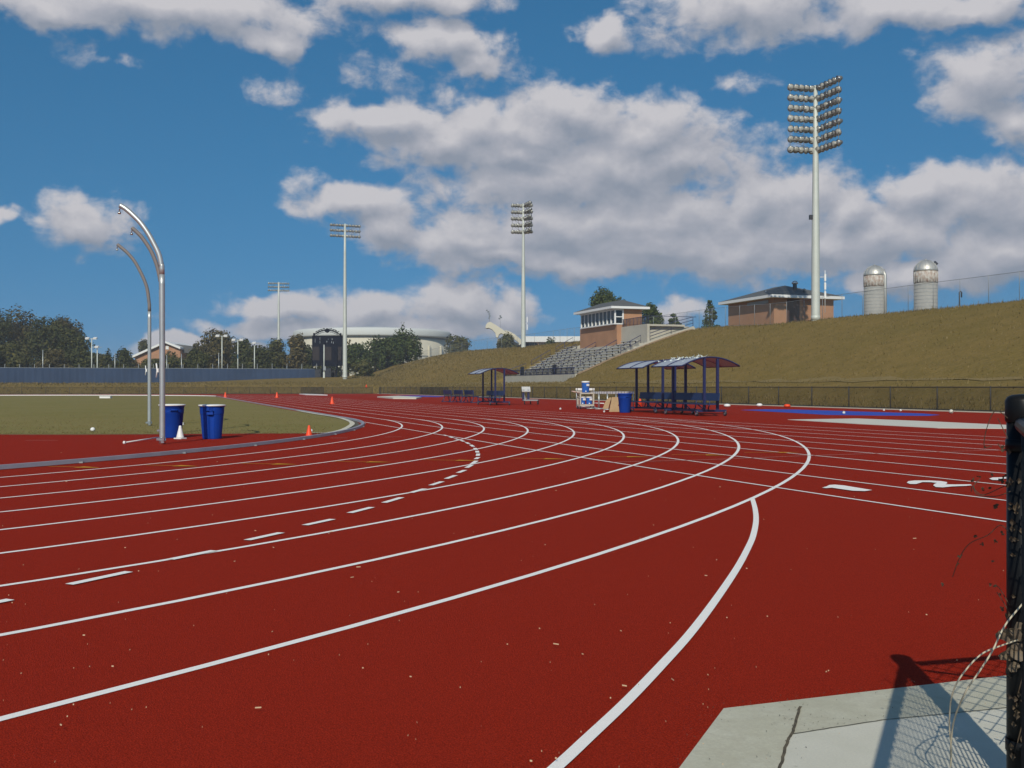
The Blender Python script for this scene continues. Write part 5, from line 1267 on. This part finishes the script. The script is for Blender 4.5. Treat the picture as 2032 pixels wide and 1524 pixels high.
dens = nd(nt, 'ShaderNodeMath', operation='MULTIPLY_ADD'); Lk.new(d2.outputs[0], dens.inputs[0]); dens.inputs[1].default_value = -.30; dens.inputs[2].default_value = .60
sh = nd(nt, 'ShaderNodeMath', operation='MULTIPLY_ADD'); Lk.new(df.outputs[0], sh.inputs[0]); sh.inputs[1].default_value = .85; Lk.new(dens.outputs[0], sh.inputs[2])
cr = nd(nt, 'ShaderNodeValToRGB'); Lk.new(sh.outputs[0], cr.inputs[0])
CG = 1.0
e = cr.color_ramp.elements; e[0].position = .0; e[0].color = (.27, .31, .385, 1); e[1].position = 1.0; e[1].color = (.60, .59, .62, 1); k = e.new(.5); k.color = (.41, .425, .485, 1)
sky = nd(nt, 'ShaderNodeTexSky', sky_type='NISHITA'); sky.sun_disc = False; sky.sun_elevation = SUN_EL; sky.sun_rotation = radians(180)+SUN_AZ
sky.altitude = 200; sky.air_density = 1.0; sky.dust_density = .3; sky.ozone_density = 3.0
vm = nd(nt, 'ShaderNodeVectorMath', operation='MULTIPLY_ADD'); vm.inputs[1].default_value = (1, 1, .75); vm.inputs[2].default_value = (0, 0, .25); Lk.new(tc.outputs['Generated'], vm.inputs[0])
vn = nd(nt, 'ShaderNodeVectorMath', operation='NORMALIZE'); Lk.new(vm.outputs[0], vn.inputs[0]); Lk.new(vn.outputs[0], sky.inputs[0])
hs = nd(nt, 'ShaderNodeHueSaturation'); hs.inputs['Saturation'].default_value = 1.12; hs.inputs['Value'].default_value = 1.0; hs.inputs['Hue'].default_value = .5; tnt = nd(nt, 'ShaderNodeVectorMath', operation='MULTIPLY'); tnt.inputs[1].default_value = (.66, 1.02, 1.06); Lk.new(sky.outputs[0], tnt.inputs[0]); Lk.new(tnt.outputs[0], hs.inputs['Color'])
SKYSTR = .084
cm = nd(nt, 'ShaderNodeVectorMath', operation='SCALE'); cm.inputs['Scale'].default_value = 1/SKYSTR*.92; Lk.new(cr.outputs[0], cm.inputs[0])
mx = nd(nt, 'ShaderNodeMix', data_type='RGBA'); Lk.new(al.outputs[0], mx.inputs[0]); Lk.new(hs.outputs[0], mx.inputs[6]); Lk.new(cm.outputs[0], mx.inputs[7])
bg = nd(nt, 'ShaderNodeBackground'); bg.inputs['Strength'].default_value = SKYSTR; Lk.new(mx.outputs[2], bg.inputs[0])
ou = nd(nt, 'ShaderNodeOutputWorld'); Lk.new(bg.outputs[0], ou.inputs[0])

sl = bpy.data.lights.new('sun', 'SUN'); sl.energy = 3.4; sl.angle = radians(.5); sl.color = (1, .93, .79)
so = bpy.data.objects.new('sun', sl); COL.objects.link(so)
so.rotation_euler = Vector((sin(SUN_AZ)*cos(SUN_EL), cos(SUN_AZ)*cos(SUN_EL), -sin(SUN_EL))).to_track_quat('-Z', 'Y').to_euler()
so.location = (-5, -30, 30)

hz = MB(); hz.box((0, 1500, 22.5), (7600, 6200, 47)); hm = bpy.data.materials.new('thin_haze'); hm.use_nodes = True
hn = hm.node_tree; hn.nodes.remove(hn.nodes['Principled BSDF']); hv = hn.nodes.new('ShaderNodeVolumePrincipled'); hv.inputs['Color'].default_value = (.90, .93, 1, 1); hv.inputs['Density'].default_value = .00045; hv.inputs['Anisotropy'].default_value = .1
hn.links.new(hv.outputs[0], hn.nodes['Material Output'].inputs['Volume'])
hz.build('haze', hm, kind='stuff')
cam = bpy.data.cameras.new('camera'); co = bpy.data.objects.new('camera', cam); COL.objects.link(co)
cam.sensor_width = 36; cam.lens = 36*F/2032; cam.shift_y = 6/2032; cam.clip_end = 6000; cam.clip_start = .05
co.location = (0, 0, CH); co.rotation_euler = (pi/2, 0, 0); SC.camera = co
SC.view_settings.view_transform = 'Standard'; SC.view_settings.look = 'None'; SC.view_settings.exposure = .08; SC.view_settings.gamma = 1
SC.render.engine = 'CYCLES'
SC.render.resolution_x = 1024; SC.render.resolution_y = 768
